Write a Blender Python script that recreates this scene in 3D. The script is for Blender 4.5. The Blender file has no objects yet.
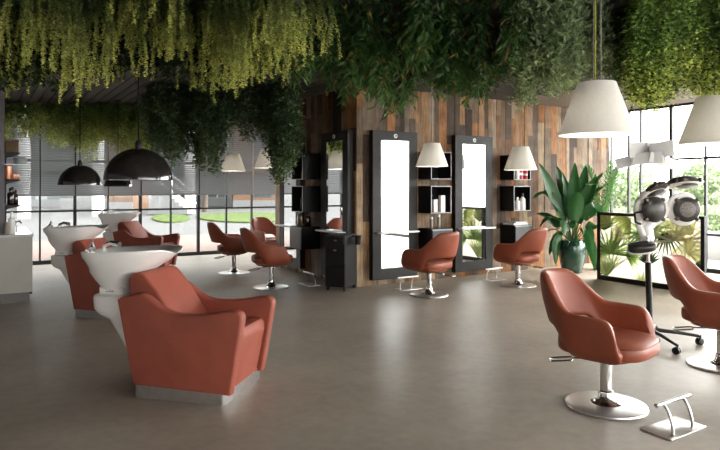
import bpy, bmesh, math, random
import numpy as np
from mathutils import Vector, Matrix, Euler
R = math.radians
PI = math.pi
random.seed(7)
rng = np.random.default_rng(11)
col = bpy.context.scene.collection

# ------------------------------------------------------------------ camera frame and helpers
F = 606.0; CX = 360.0; HY = 187.0; H = 1.4
A = math.atan(380 / 606.0)
FV = (math.sin(A), math.cos(A)); RV = (math.cos(A), -math.sin(A))
ROTC = -A
ZC = 2.83          # ceiling height
WX = 4.46          # side face of the timber core
WY = 7.21          # long face of the timber core
FARY = 12.33       # far window wall
RX = 10.1          # right window wall

def ray(px):
    k = (px - CX) / F
    return (FV[0] + RV[0] * k, FV[1] + RV[1] * k)
def at(px, d, z=0.0):
    r = ray(px); return Vector((r[0] * d, r[1] * d, z))
def dep(py, z=0.0): return F * (H - z) / (py - HY)
def fl(px, py, z=0.0): return at(px, dep(py, z), z)
def zat(py, d): return H - (py - HY) / F * d
def onX(px, X):
    r = ray(px); return r[1] * X / r[0]
def onY(px, Y):
    r = ray(px); return r[0] * Y / r[1]

# ------------------------------------------------------------------ materials
def principled(name, rgb, rough=0.5, metal=0.0, spec=0.5, noise=0.0, nscale=8.0, bump=0.0, bscale=200.0,
               coat=0.0, sheen=0.0, rvar=0.0, rgb2=None, transl=0.0):
    m = bpy.data.materials.new(name); m.use_nodes = True
    nt = m.node_tree; b = nt.nodes['Principled BSDF']
    b.inputs['Base Color'].default_value = (*rgb, 1)
    b.inputs['Roughness'].default_value = rough
    b.inputs['Metallic'].default_value = metal
    b.inputs['Specular IOR Level'].default_value = spec
    b.inputs['Coat Weight'].default_value = coat
    b.inputs['Sheen Weight'].default_value = sheen
    tc = nt.nodes.new('ShaderNodeTexCoord')
    if noise > 0 or rgb2:
        n = nt.nodes.new('ShaderNodeTexNoise'); n.inputs['Scale'].default_value = nscale
        n.inputs['Detail'].default_value = 6
        nt.links.new(tc.outputs['Object'], n.inputs['Vector'])
        mx = nt.nodes.new('ShaderNodeMix'); mx.data_type = 'RGBA'
        c2 = rgb2 if rgb2 else tuple(c * (1 - noise) for c in rgb)
        mx.inputs['A'].default_value = (*[min(1, c * (1 + (0 if rgb2 else noise))) for c in rgb], 1)
        mx.inputs['B'].default_value = (*c2, 1)
        mr = nt.nodes.new('ShaderNodeMapRange'); mr.inputs['From Min'].default_value = .35; mr.inputs['From Max'].default_value = .65
        nt.links.new(n.outputs['Fac'], mr.inputs['Value'])
        nt.links.new(mr.outputs['Result'], mx.inputs['Factor'])
        nt.links.new(mx.outputs['Result'], b.inputs['Base Color'])
        if rvar:
            mr2 = nt.nodes.new('ShaderNodeMapRange')
            mr2.inputs['From Min'].default_value = .3; mr2.inputs['From Max'].default_value = .7
            mr2.inputs['To Min'].default_value = rough - rvar; mr2.inputs['To Max'].default_value = rough + rvar
            nt.links.new(n.outputs['Fac'], mr2.inputs['Value']); nt.links.new(mr2.outputs['Result'], b.inputs['Roughness'])
    if bump > 0:
        n2 = nt.nodes.new('ShaderNodeTexNoise'); n2.inputs['Scale'].default_value = bscale; n2.inputs['Detail'].default_value = 3
        nt.links.new(tc.outputs['Object'], n2.inputs['Vector'])
        bp = nt.nodes.new('ShaderNodeBump'); bp.inputs['Strength'].default_value = bump; bp.inputs['Distance'].default_value = .002
        nt.links.new(n2.outputs['Fac'], bp.inputs['Height']); nt.links.new(bp.outputs['Normal'], b.inputs['Normal'])
    if transl > 0:
        tr = nt.nodes.new('ShaderNodeBsdfTranslucent'); tr.inputs['Color'].default_value = (*rgb, 1)
        ms = nt.nodes.new('ShaderNodeMixShader'); ms.inputs['Fac'].default_value = transl
        out = nt.nodes['Material Output']
        nt.links.new(b.outputs[0], ms.inputs[1]); nt.links.new(tr.outputs[0], ms.inputs[2])
        nt.links.new(ms.outputs[0], out.inputs['Surface'])
    return m

def leaf_material(name, rough=0.45, transl=0.35, spec=0.4):
    m = bpy.data.materials.new(name); m.use_nodes = True
    nt = m.node_tree; b = nt.nodes['Principled BSDF']
    at_ = nt.nodes.new('ShaderNodeAttribute'); at_.attribute_name = 'leafcol'
    b.inputs['Roughness'].default_value = rough; b.inputs['Specular IOR Level'].default_value = spec
    nt.links.new(at_.outputs['Color'], b.inputs['Base Color'])
    tr = nt.nodes.new('ShaderNodeBsdfTranslucent')
    nt.links.new(at_.outputs['Color'], tr.inputs['Color'])
    ms = nt.nodes.new('ShaderNodeMixShader'); ms.inputs['Fac'].default_value = transl
    nt.links.new(b.outputs[0], ms.inputs[1]); nt.links.new(tr.outputs[0], ms.inputs[2])
    nt.links.new(ms.outputs[0], nt.nodes['Material Output'].inputs['Surface'])
    return m

def glass_material(name, tint):
    m = bpy.data.materials.new(name); m.use_nodes = True
    nt = m.node_tree; nt.nodes.remove(nt.nodes['Principled BSDF'])
    t = nt.nodes.new('ShaderNodeBsdfTransparent'); t.inputs['Color'].default_value = (*tint, 1)
    g = nt.nodes.new('ShaderNodeBsdfGlossy'); g.inputs['Roughness'].default_value = 0.01
    lw = nt.nodes.new('ShaderNodeLayerWeight'); lw.inputs['Blend'].default_value = .5
    pw_ = nt.nodes.new('ShaderNodeMath'); pw_.operation = 'POWER'; pw_.inputs[1].default_value = 4
    ma_ = nt.nodes.new('ShaderNodeMath'); ma_.operation = 'MULTIPLY_ADD'; ma_.inputs[1].default_value = .5; ma_.inputs[2].default_value = .025
    nt.links.new(lw.outputs['Facing'], pw_.inputs[0]); nt.links.new(pw_.outputs[0], ma_.inputs[0])
    ms = nt.nodes.new('ShaderNodeMixShader')
    nt.links.new(ma_.outputs[0], ms.inputs['Fac'])
    nt.links.new(t.outputs[0], ms.inputs[1]); nt.links.new(g.outputs[0], ms.inputs[2])
    nt.links.new(ms.outputs[0], nt.nodes['Material Output'].inputs['Surface'])
    return m

def plank_material():
    m = bpy.data.materials.new('reclaimed_timber'); m.use_nodes = True
    nt = m.node_tree; b = nt.nodes['Principled BSDF']
    at_ = nt.nodes.new('ShaderNodeAttribute'); at_.attribute_name = 'plankcol'
    tc = nt.nodes.new('ShaderNodeTexCoord'); mp = nt.nodes.new('ShaderNodeMapping')
    mp.inputs['Scale'].default_value = (26, 26, 1.6)
    n = nt.nodes.new('ShaderNodeTexNoise'); n.inputs['Scale'].default_value = 2.2; n.inputs['Detail'].default_value = 7
    n.inputs['Roughness'].default_value = .65
    nt.links.new(tc.outputs['Object'], mp.inputs['Vector']); nt.links.new(mp.outputs[0], n.inputs['Vector'])
    cr = nt.nodes.new('ShaderNodeMapRange'); cr.inputs['From Min'].default_value = .3; cr.inputs['From Max'].default_value = .7
    cr.inputs['To Min'].default_value = .45; cr.inputs['To Max'].default_value = 1.3
    nt.links.new(n.outputs['Fac'], cr.inputs['Value'])
    n3 = nt.nodes.new('ShaderNodeTexNoise'); n3.inputs['Scale'].default_value = 5.0; n3.inputs['Detail'].default_value = 8
    nt.links.new(tc.outputs['Object'], n3.inputs['Vector'])
    cr3 = nt.nodes.new('ShaderNodeMapRange'); cr3.inputs['From Min'].default_value = .35; cr3.inputs['From Max'].default_value = .65
    cr3.inputs['To Min'].default_value = .7; cr3.inputs['To Max'].default_value = 1.15
    nt.links.new(n3.outputs['Fac'], cr3.inputs['Value'])
    mm = nt.nodes.new('ShaderNodeMath'); mm.operation = 'MULTIPLY'
    nt.links.new(cr.outputs[0], mm.inputs[0]); nt.links.new(cr3.outputs[0], mm.inputs[1])
    vm = nt.nodes.new('ShaderNodeVectorMath'); vm.operation = 'SCALE'
    nt.links.new(at_.outputs['Color'], vm.inputs[0]); nt.links.new(mm.outputs[0], vm.inputs['Scale'])
    nt.links.new(vm.outputs[0], b.inputs['Base Color'])
    b.inputs['Roughness'].default_value = .7; b.inputs['Specular IOR Level'].default_value = .25
    bp = nt.nodes.new('ShaderNodeBump'); bp.inputs['Strength'].default_value = .4; bp.inputs['Distance'].default_value = .004
    nt.links.new(n.outputs['Fac'], bp.inputs['Height']); nt.links.new(bp.outputs[0], b.inputs['Normal'])
    return m

def floor_material():
    m = bpy.data.materials.new('polished_concrete'); m.use_nodes = True
    nt = m.node_tree; b = nt.nodes['Principled BSDF']
    tc = nt.nodes.new('ShaderNodeTexCoord')
    n1 = nt.nodes.new('ShaderNodeTexNoise'); n1.inputs['Scale'].default_value = .75; n1.inputs['Detail'].default_value = 8
    n1.inputs['Roughness'].default_value = .62
    n2 = nt.nodes.new('ShaderNodeTexNoise'); n2.inputs['Scale'].default_value = 14; n2.inputs['Detail'].default_value = 6
    for n in (n1, n2): nt.links.new(tc.outputs['Object'], n.inputs['Vector'])
    cr = nt.nodes.new('ShaderNodeValToRGB')
    cr.color_ramp.elements[0].position = .32; cr.color_ramp.elements[0].color = (.225, .186, .143, 1)
    cr.color_ramp.elements[1].position = .68; cr.color_ramp.elements[1].color = (.42, .362, .295, 1)
    ad = nt.nodes.new('ShaderNodeMath'); ad.operation = 'MULTIPLY_ADD'
    ad.inputs[1].default_value = .22
    nt.links.new(n2.outputs['Fac'], ad.inputs[0])
    sb = nt.nodes.new('ShaderNodeMath'); sb.operation = 'MULTIPLY'; sb.inputs[1].default_value = .78
    nt.links.new(n1.outputs['Fac'], sb.inputs[0]); nt.links.new(sb.outputs[0], ad.inputs[2])
    nt.links.new(ad.outputs[0], cr.inputs['Fac']); nt.links.new(cr.outputs['Color'], b.inputs['Base Color'])
    mr = nt.nodes.new('ShaderNodeMapRange'); mr.inputs['To Min'].default_value = .36; mr.inputs['To Max'].default_value = .55
    nt.links.new(n1.outputs['Fac'], mr.inputs['Value']); nt.links.new(mr.outputs[0], b.inputs['Roughness'])
    b.inputs['Specular IOR Level'].default_value = .5
    bp = nt.nodes.new('ShaderNodeBump'); bp.inputs['Strength'].default_value = .08; bp.inputs['Distance'].default_value = .004
    nt.links.new(n2.outputs['Fac'], bp.inputs['Height']); nt.links.new(bp.outputs[0], b.inputs['Normal'])
    return m

def facade_material(name, wall, glass, sx, sz, fill=.55):
    m = principled(name, wall, .8, spec=.1)
    nt = m.node_tree; b = nt.nodes['Principled BSDF']
    tc = nt.nodes.new('ShaderNodeTexCoord'); mp = nt.nodes.new('ShaderNodeMapping')
    br = nt.nodes.new('ShaderNodeTexBrick'); br.offset = 0
    mp.inputs['Rotation'].default_value = (R(90), 0, 0)
    br.inputs['Color1'].default_value = (*glass, 1); br.inputs['Color2'].default_value = (*[c * .75 for c in glass], 1)
    br.inputs['Mortar'].default_value = (*wall, 1)
    br.inputs['Scale'].default_value = 1; br.inputs['Brick Width'].default_value = sx; br.inputs['Row Height'].default_value = sz
    br.inputs['Mortar Size'].default_value = min(sx, sz) * (1 - fill) * .5
    nt.links.new(tc.outputs['Object'], mp.inputs['Vector']); nt.links.new(mp.outputs[0], br.inputs['Vector'])
    nt.links.new(br.outputs['Color'], b.inputs['Base Color'])
    return m

M = dict(
    leather=principled('terracotta_leather', (.27, .066, .032), .42, spec=.4, noise=.10, nscale=7, bump=.12, bscale=260),
    suede=principled('rust_upholstery', (.275, .067, .041), .56, spec=.35, noise=.10, nscale=6, bump=.1, bscale=240),
    seam=principled('stitched_seam', (.16, .04, .022), .6),
    chrome=principled('chrome', (.82, .82, .82), .10, metal=1),
    satin=principled('satin_chrome', (.80, .79, .78), .32, metal=1),
    brushed=principled('brushed_steel', (.62, .61, .60), .28, metal=1, noise=.06, nscale=30),
    black=principled('black_lacquer', (.010, .010, .011), .42, spec=.3, noise=.1, nscale=20),
    blackgloss=principled('glossy_black_enamel', (.016, .014, .013), .12, coat=.6),
    blackmat=principled('matt_black', (.018, .018, .019), .6),
    mirrorframe=principled('dark_bronze_frame', (.020, .018, .017), .5, spec=.3, noise=.15, nscale=14),
    darkgrey=principled('charcoal_laminate', (.038, .040, .042), .42),
    midgrey=principled('grey_laminate', (.20, .20, .20), .45),
    alu=principled('aluminium_edge', (.27, .27, .275), .45, metal=.6),
    mirror=principled('mirror_glass', (.93, .94, .94), .012, metal=1),
    white=principled('white_gloss', (.90, .89, .87), .22),
    ceramic=principled('white_ceramic', (.92, .90, .87), .24, coat=.15),
    whitemat=principled('white_satin', (.80, .79, .77), .5),
    shade=principled('cream_lampshade', (.86, .845, .805), .7, noise=.03, nscale=60, transl=.25),
    shadein=principled('white_shade_lining', (.80, .78, .74), .7, transl=.2),
    paper=principled('translucent_white_sheet', (.74, .74, .74), .4, transl=.3),
    cordy=principled('yellow_cord', (.45, .40, .06), .6),
    cordg=principled('grey_cord', (.35, .34, .32), .5),
    cordm=principled('mauve_cord', (.22, .13, .17), .6),
    cordb=principled('black_cord', (.008, .008, .008), .9, spec=.1),
    timber=plank_material(), floor=floor_material(),
    ceil=principled('dark_slat', (.075, .067, .062), .6, noise=.2, nscale=3),
    ceilback=principled('ceiling_void', (.008, .008, .008), .8),
    fascia=principled('taupe_fascia', (.20, .165, .13), .7),
    frame=principled('black_window_steel', (.012, .013, .015), .45),
    pane=glass_material('clear_pane', (.95, .96, .96)),
    panefar=glass_material('grey_tinted_pane', (.82, .84, .85)),
    blind=principled('grey_blind_slat', (.27, .275, .28), .6),
    plaster=principled('light_plaster', (.62, .60, .57), .8),
    mauvewall=principled('mauve_grey_plaster', (.16, .145, .16), .7),
    cabinet=principled('greige_laminate', (.46, .43, .38), .5, noise=.03, nscale=5),
    plinthgrey=principled('grey_plinth', (.17, .16, .15), .5),
    counter=principled('polished_pale_worktop', (.62, .62, .60), .12),
    wicker=principled('brown_wicker', (.14, .085, .04), .7, noise=.5, nscale=90, bump=.6, bscale=120),
    copper=principled('copper', (.62, .27, .17), .32, metal=.8),
    bottledark=principled('dark_amber_glass', (.020, .010, .006), .12, coat=.4),
    amber=principled('olive_amber_glass', (.10, .065, .03), .15, coat=.4),
    red=principled('red_print', (.50, .03, .04), .4),
    taupe=principled('taupe_ceramic', (.30, .25, .20), .4),
    glassware=principled('pale_glass_dish', (.55, .58, .60), .12, coat=.5),
    pot=principled('green_glaze', (.006, .045, .026), .10, coat=.7, noise=.25, nscale=3),
    soil=principled('dark_soil', (.02, .013, .008), .9, noise=.3, nscale=40),
    leaf=leaf_material('foliage_leaf'),
    leafgloss=leaf_material('glossy_leaf', .42, .2, .35),
    print_bg=principled('cream_print_ground', (.86, .84, .77), .5, transl=.5),
    printcol=leaf_material('printed_leaf_ink', .5, .5, .3),
    head=principled('dark_bronze_head', (.040, .036, .032), .32, metal=.3),
    headmesh=principled('perforated_grey_mesh', (.16, .15, .14), .5, noise=.5, nscale=120, metal=.3),
    darkpole=principled('gunmetal_pole', (.035, .034, .034), .35, metal=.5),
    paving=principled('pinkish_paving', (.175, .138, .122), .8, spec=0, noise=.05, nscale=2),
    road=principled('pale_road', (.115, .114, .112), .8, spec=0, noise=.04, nscale=1),
    grass=principled('lawn_green', (.075, .10, .04), .9, spec=0, noise=.3, nscale=3),
    plaza=principled('pale_plaza', (.45, .44, .43), .8, spec=0, noise=.03, nscale=1),
    brick=principled('brown_brick', (.18, .11, .075), .85, spec=0, noise=.12, nscale=2),
    fac_white=facade_material('white_glazed_facade', (.34, .345, .34), (.15, .18, .19), 3.0, 3.0, .7),
    fac_glass=facade_material('teal_glazed_facade', (.26, .32, .32), (.12, .20, .21), 1.6, 3.2, .8),
    fac_pale=facade_material('pale_facade', (.26, .255, .245), (.10, .115, .125), 2.8, 3.0, .5),
    fac_brown=facade_material('brown_facade', (.19, .11, .07), (.08, .09, .10), 2.6, 2.8, .45),
    bark=principled('grey_bark', (.10, .075, .055), .9, noise=.3, nscale=8),
)

# ------------------------------------------------------------------ mesh builders
def tagged(o, label=None, cat=None, group=None, kind=None):
    if label: o['label'] = label
    if cat: o['category'] = cat
    if group: o['group'] = group
    if kind: o['kind'] = kind
    return o

def empty(name, loc, rz=0.0, label=None, cat=None, group=None):
    o = bpy.data.objects.new(name, None); col.objects.link(o)
    o.empty_display_size = .1
    o.location = loc; o.rotation_euler = (0, 0, rz)
    return tagged(o, label, cat, group)

class MB:
    def __init__(s): s.bm = bmesh.new()
    def _merge(s, t, mat=None):
        if mat is not None: bmesh.ops.transform(t, matrix=mat, verts=t.verts)
        me = bpy.data.meshes.new('tmp'); t.to_mesh(me); t.free()
        s.bm.from_mesh(me); bpy.data.meshes.remove(me); return s
    def box(s, lo, hi, bev=0.0, seg=2, mat=None):
        t = bmesh.new(); bmesh.ops.create_cube(t, size=1)
        c = [(a + b) / 2 for a, b in zip(lo, hi)]; d = [max(1e-5, abs(b - a)) for a, b in zip(lo, hi)]
        bmesh.ops.scale(t, vec=d, verts=t.verts); bmesh.ops.translate(t, vec=c, verts=t.verts)
        if bev: bmesh.ops.bevel(t, geom=t.edges[:], offset=bev, segments=seg, profile=.5, affect='EDGES')
        return s._merge(t, mat)
    def cyl(s, c, r, z0, z1, seg=28, r2=None, bev=0.0, mat=None):
        t = bmesh.new()
        bmesh.ops.create_cone(t, cap_ends=True, segments=seg, radius1=r, radius2=r if r2 is None else r2, depth=z1 - z0)
        bmesh.ops.translate(t, vec=(c[0], c[1], (z0 + z1) / 2), verts=t.verts)
        if bev:
            ed = [e for e in t.edges if len(e.link_faces) == 2 and e.calc_face_angle(0) > .8]
            bmesh.ops.bevel(t, geom=ed, offset=bev, segments=2, profile=.5, affect='EDGES')
        return s._merge(t, mat)
    def lathe(s, prof, seg=40, c=(0, 0, 0), mat=None):
        t = bmesh.new(); rings = []
        for r, z in prof:
            if r < 1e-5: rings.append([t.verts.new((0, 0, z))])
            else: rings.append([t.verts.new((r * math.cos(2 * PI * k / seg), r * math.sin(2 * PI * k / seg), z)) for k in range(seg)])
        for a, b in zip(rings, rings[1:]):
            for k in range(seg):
                k2 = (k + 1) % seg
                if len(a) == 1 and len(b) > 1: t.faces.new((a[0], b[k2], b[k]))
                elif len(b) == 1 and len(a) > 1: t.faces.new((a[k], a[k2], b[0]))
                elif len(a) > 1: t.faces.new((a[k], a[k2], b[k2], b[k]))
        bmesh.ops.translate(t, vec=c, verts=t.verts)
        bmesh.ops.recalc_face_normals(t, faces=t.faces)
        return s._merge(t, mat)
    def tube(s, pts, r, seg=10, mat=None):
        pts = [Vector(p) for p in pts]; t = bmesh.new(); rings = []; up = None
        for i, p in enumerate(pts):
            d = (pts[min(i + 1, len(pts) - 1)] - pts[max(i - 1, 0)]).normalized()
            if up is None: up = Vector((0, 0, 1)) if abs(d.z) < .9 else Vector((1, 0, 0))
            n = d.cross(up).normalized(); b = n.cross(d).normalized(); up = b
            rr = r[i] if isinstance(r, (list, tuple)) else r
            rings.append([t.verts.new(p + rr * (math.cos(2 * PI * k / seg) * n + math.sin(2 * PI * k / seg) * b)) for k in range(seg)])
        for a, b in zip(rings, rings[1:]):
            for k in range(seg): t.faces.new((a[k], a[(k + 1) % seg], b[(k + 1) % seg], b[k]))
        t.faces.new(rings[0][::-1]); t.faces.new(rings[-1])
        bmesh.ops.recalc_face_normals(t, faces=t.faces)
        return s._merge(t, mat)
    def prism(s, poly, x0, x1, bev=0.0, seg=3, mat=None):
        """poly of (y, z) extruded along x"""
        t = bmesh.new()
        a = [t.verts.new((x0, y, z)) for y, z in poly]; b = [t.verts.new((x1, y, z)) for y, z in poly]
        f1 = t.faces.new(a); f2 = t.faces.new(b[::-1]); n = len(poly)
        for k in range(n): t.faces.new((a[k], b[k], b[(k + 1) % n], a[(k + 1) % n]))
        bmesh.ops.recalc_face_normals(t, faces=t.faces)
        if bev:
            ed = list(set(f1.edges[:] + f2.edges[:]))
            bmesh.ops.bevel(t, geom=ed, offset=bev, segments=seg, profile=.5, affect='EDGES', clamp_overlap=True)
        return s._merge(t, mat)
    def loft(s, rings, closed=True, cap=True, mat=None):
        t = bmesh.new(); vs = [[t.verts.new(p) for p in r] for r in rings]
        for a, b in zip(vs, vs[1:]):
            n = len(a)
            for k in range(n if closed else n - 1): t.faces.new((a[k], a[(k + 1) % n], b[(k + 1) % n], b[k]))
        if cap: t.faces.new(vs[0][::-1]); t.faces.new(vs[-1])
        bmesh.ops.recalc_face_normals(t, faces=t.faces)
        return s._merge(t, mat)
    def build(s, name, mat, parent=None, smooth=True, angle=40, loc=None):
        me = bpy.data.meshes.new(name)
        if smooth:
            for f in s.bm.faces: f.smooth = True
            lim = R(angle)
            for e in s.bm.edges:
                if len(e.link_faces) == 2 and e.calc_face_angle(0) > lim: e.smooth = False
        s.bm.to_mesh(me); s.bm.free()
        me.materials.append(mat)
        o = bpy.data.objects.new(name, me); col.objects.link(o)
        if parent is not None: o.parent = parent
        if loc is not None: o.location = loc
        return o

def struct(o): o['kind'] = 'structure'; return o

def kids(o): return [c for c in bpy.data.objects if c.parent == o]
def copy_tree(o, parent=None):
    c = o.copy(); col.objects.link(c)
    for k in ('label', 'category', 'group', 'kind'):
        if k in o.keys(): c[k] = o[k]
    if parent is not None: c.parent = parent
    for ch in kids(o): copy_tree(ch, c)
    return c
def dup(proto, loc, rz, label, group=None):
    o = copy_tree(proto); o.location = loc; o.rotation_euler = (0, 0, rz); o['label'] = label
    if group: o['group'] = group
    return o
def face_rot(f):        # local -Y turned to world direction f
    return math.atan2(f[0], -f[1])
def cam_dir(r, f): return (RV[0] * r + FV[0] * f, RV[1] * r + FV[1] * f)

def bez(p0, p1, p2, n):
    return [(1 - t) ** 2 * p0 + 2 * t * (1 - t) * p1 + t * t * p2 for t in [k / n for k in range(n + 1)]]
def smooth01(t): t = max(0., min(1., t)); return t * t * (3 - 2 * t)

# ================================================================== THE SETTING
YB, XL = -4.2, -4.2
struct(MB().box((XL - .3, YB - .3, -.12), (RX + .15, FARY + .15, 0)).build('floor', M['floor'], smooth=False))

c = MB()
c.box((XL - .2, YB - .2, ZC + .03), (RX + .2, FARY + .2, ZC + .12))
x = XL
while x < RX:
    c.box((x, YB, ZC), (x + .118, FARY, ZC + .024)); x += .140
struct(c.build('ceiling', M['ceil'], smooth=False))
# the two faces of the timber-clad core
PAL = [(.14, .10, .072), (.28, .185, .115), (.36, .165, .068), (.075, .047, .032), (.46, .33, .21), (.20, .145, .10), (.20, .10, .052), (.42, .25, .13), (.12, .085, .062), (.33, .25, .18)]
def plank_wall(name, u0, u1, place, depth, seed, weights):
    rd = random.Random(seed); bm = bmesh.new(); lay = bm.verts.layers.float_color.new('plankcol')
    u = u0
    while u < u1 - .02:
        w = min(rd.choice((.085, .10, .12, .14, .16)), u1 - u)
        if u1 - u - w < .05: w = u1 - u
        z = 0.0
        while z < ZC - .001:
            L = rd.uniform(.55, 1.7)
            if z == 0: L *= rd.uniform(.3, 1)
            z1 = min(ZC, z + L)
            if ZC - z1 < .2: z1 = ZC
            pr = rd.uniform(0, .012)
            cc = rd.choices(PAL, weights)[0]; k = rd.uniform(.75, 1.25); cc = tuple(min(.9, v * k) for v in cc)
            lo, hi = place(u + .001, z + .001, u + w - .001, z1 - .001, pr)
            t = bmesh.ops.create_cube(bm, size=1)['verts']
            cen = [(a + b) / 2 for a, b in zip(lo, hi)]; d = [abs(b - a) for a, b in zip(lo, hi)]
            bmesh.ops.scale(bm, vec=d, verts=t); bmesh.ops.translate(bm, vec=cen, verts=t)
            for v in t: v[lay] = (*cc, 1)
            z = z1
        u += w
    me = bpy.data.meshes.new(name); bm.to_mesh(me); bm.free(); me.materials.append(M['timber'])
    o = bpy.data.objects.new(name, me); col.objects.link(o); return struct(o)
CY1 = 9.82
plank_wall('wall_back', WX, RX - .02, lambda a, z, b, z1, p: ((a, WY - p, z), (b, WY + .05, z1)), .05, 3, (3, 4, 4, 2, 3, 3, 3, 4, 2, 3))
plank_wall('wall_side', WY, CY1, lambda a, z, b, z1, p: ((WX - p, a, z), (WX + .05, b, z1)), .05, 5, (3, 3, 4, 3, 2, 3, 4, 3, 3, 2))
struct(MB().box((WX + .05, WY + .05, 0), (RX, CY1, ZC)).build('wall_core', M['plaster'], smooth=False))
struct(MB().box((WX - .035, 9.70, 0), (WX + .06, CY1 + .03, ZC)).build('trim_2', principled('pale_timber_post', (.46, .34, .23), .6, noise=.2, nscale=6), smooth=False))
# left wall: shelf wall beside the far windows
struct(MB().box((-4.2, 8.75, 0), (.26, FARY + .1, ZC)).build('wall_left', M['mauvewall'], smooth=False))

def window(name, axis, const, u0, u1, mull, bars, pane_mat, thick=(), zmax=ZC, w=.030):
    fr = MB()
    def bx(a, z0, b, z1, d=.06):
        if axis == 'Y': fr.box((a, const, z0), (b, const + d, z1))
        else: fr.box((const, a, z0), (const + d, b, z1))
    bx(u0, 0, u1, .07); bx(u0, zmax - .05, u1, zmax)
    for k, m in enumerate(mull):
        ww = .055 if k in thick else w
        bx(m - ww / 2, .07, m + ww / 2, zmax - .05)
    for (a, b, z) in bars: bx(a, z - .018, b, z + .018, .05)
    f = struct(fr.build(name, M['frame'], smooth=False))
    for a, b in zip(mull, mull[1:]):
        p = MB()
        if axis == 'Y': p.box((a + .014, const + .026, .07), (b - .014, const + .032, zmax - .05))
        else: p.box((const + .026, a + .014, .07), (const + .032, b - .014, zmax - .05))
        p.build('pane', pane_mat, f, smooth=False)
    return f
fm = [onY(p, FARY) for p in (5.5, 40, 75, 108, 140.5, 171, 198.6, 226.6, 252, 277)]
while fm[-1] + .575 < RX: fm.append(fm[-1] + .575)
fm.append(RX)
zmid = zat(211.5, FARY / ray(40)[1]); zup = zat(161, FARY / ray(40)[1])
window('window_1', 'Y', FARY, fm[0], RX, fm, [(fm[0], RX, zmid), (fm[0], RX, zup)], M['panefar'], thick=(2, 6, 4))
rm = sorted([YB] + [onX(p, RX) for p in (628, 640, 670.5, 705)] + [4.6, 2.2, 1.0, -1.6, -2.9] + [WY - .02])
window('window_2', 'X', RX, YB, WY, rm, [(4.6, onX(670.5, RX), 1.88), (4.6, onX(705, RX), .62)], M['pane'], thick=(len(rm) - 4,))
BX0 = -1.2  # unseen rear glazing starts here, its width set for the fill light
bmul = [BX0 + k * (RX - BX0) / 9 for k in range(10)]
window('window_rear_fill', 'Y', YB - .06, BX0, RX, bmul, [], M['pane'])
struct(MB().box((XL - .2, YB - .2, 0), (BX0, YB, ZC)).build('wall_rear', M['plaster'], smooth=False))
struct(MB().box((XL - .2, YB, 0), (XL, 8.75, ZC)).build('wall_near_left', M['plaster'], smooth=False))
# taupe ceiling strip along the timber wall and the right window
struct(MB().box((7.3, 4.0, ZC - .012), (RX, WY, ZC - .002)).build('trim_1', M['fascia'], smooth=False))

# venetian blinds in the far windows
ORD = ['leftmost', 'second', 'third', 'fourth', 'fifth', 'sixth', 'seventh', 'eighth', 'ninth', 'tenth']
blind_proto = None
for k in range(9):
    a, b = fm[k], fm[k + 1]
    t = empty('venetian_blind', ((a + b) / 2, FARY - .06, 0), 0, ('leftmost' if k == 0 else ORD[k] + ' from the left,') + ' grey venetian blind half lowered over the far windows', 'blind', 'venetian blinds in the far windows')
    if k == 0: t['label'] = 'leftmost grey venetian blind, half lowered behind the wall shelves'
    hw = (b - a) / 2 - .01
    s = MB(); z = 1.27
    while z < ZC - .09:
        s.box((-hw, -.024, -.0012), (hw, .024, .0012), mat=Matrix.Translation((0, 0, z)) @ Matrix.Rotation(R(53), 4, 'X')); z += .042
    s.build('slats', M['blind'], t, smooth=False)
    MB().box((-hw, -.03, ZC - .09), (hw, .03, ZC - .04)).build('head_rail', M['blind'], t, smooth=False)
    MB().box((-hw, -.025, 1.235), (hw, .025, 1.255)).build('bottom_rail', M['blind'], t, smooth=False)

# ================================================================== STYLING CHAIRS
def chair_shell():
    NS, NH = 44, 9
    bm = bmesh.new(); grid = []
    rr = .297; yc = .03; arm = .235
    arc = rr * PI / 2; tot = arc + arm
    for i in range(NS + 1):
        s = -1 + 2 * i / NS; a = abs(s); sg = 1 if s >= 0 else -1
        l = a * tot
        if l <= arc:
            th = l / rr; px_, py_ = sg * rr * math.sin(th), yc + rr * math.cos(th); nx, ny = sg * math.sin(th), math.cos(th)
        else:
            q = (l - arc); px_, py_ = sg * (rr + .008 * (q / arm)), yc - q; nx, ny = sg, .0
        top = .835 - .215 * smooth01((a - .20) / .38) - .005 * smooth01((a - .6) / .3)
        bot = .505 - .185 * smooth01((a - .36) / .22)
        if a > .84:
            e = (a - .84) / .16; kk = math.sqrt(max(0, 1 - e * e))
            mid = .40 + .0 * e; top = mid + (top - mid) * (.16 + .84 * kk); bot = mid - (mid - bot) * (.45 + .55 * kk)
        colm = []
        for j in range(NH + 1):
            t = j / NH; z = bot + (top - bot) * t
            fl_ = .045 * ((z - .32) / .5)                       # flare outwards with height
            lean = .06 * max(0, (z - .45) / .38) * (1 - smooth01(a / .55))
            low = -.07 * max(0, (.42 - z) / .1) ** 1.5 if a > .3 else 0
            bulge = .012 * math.sin(PI * t)
            off = fl_ + low + bulge
            colm.append(bm.verts.new((px_ + nx * off, py_ + ny * off + lean, z)))
        grid.append(colm)
    for i in range(NS):
        for j in range(NH): bm.faces.new((grid[i][j], grid[i + 1][j], grid[i + 1][j + 1], grid[i][j + 1]))
    bmesh.ops.recalc_face_normals(bm, faces=bm.faces)
    me = bpy.data.meshes.new('shell')
    for f in bm.faces: f.smooth = True
    bm.to_mesh(me); bm.free(); me.materials.append(M['leather'])
    return me

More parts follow.
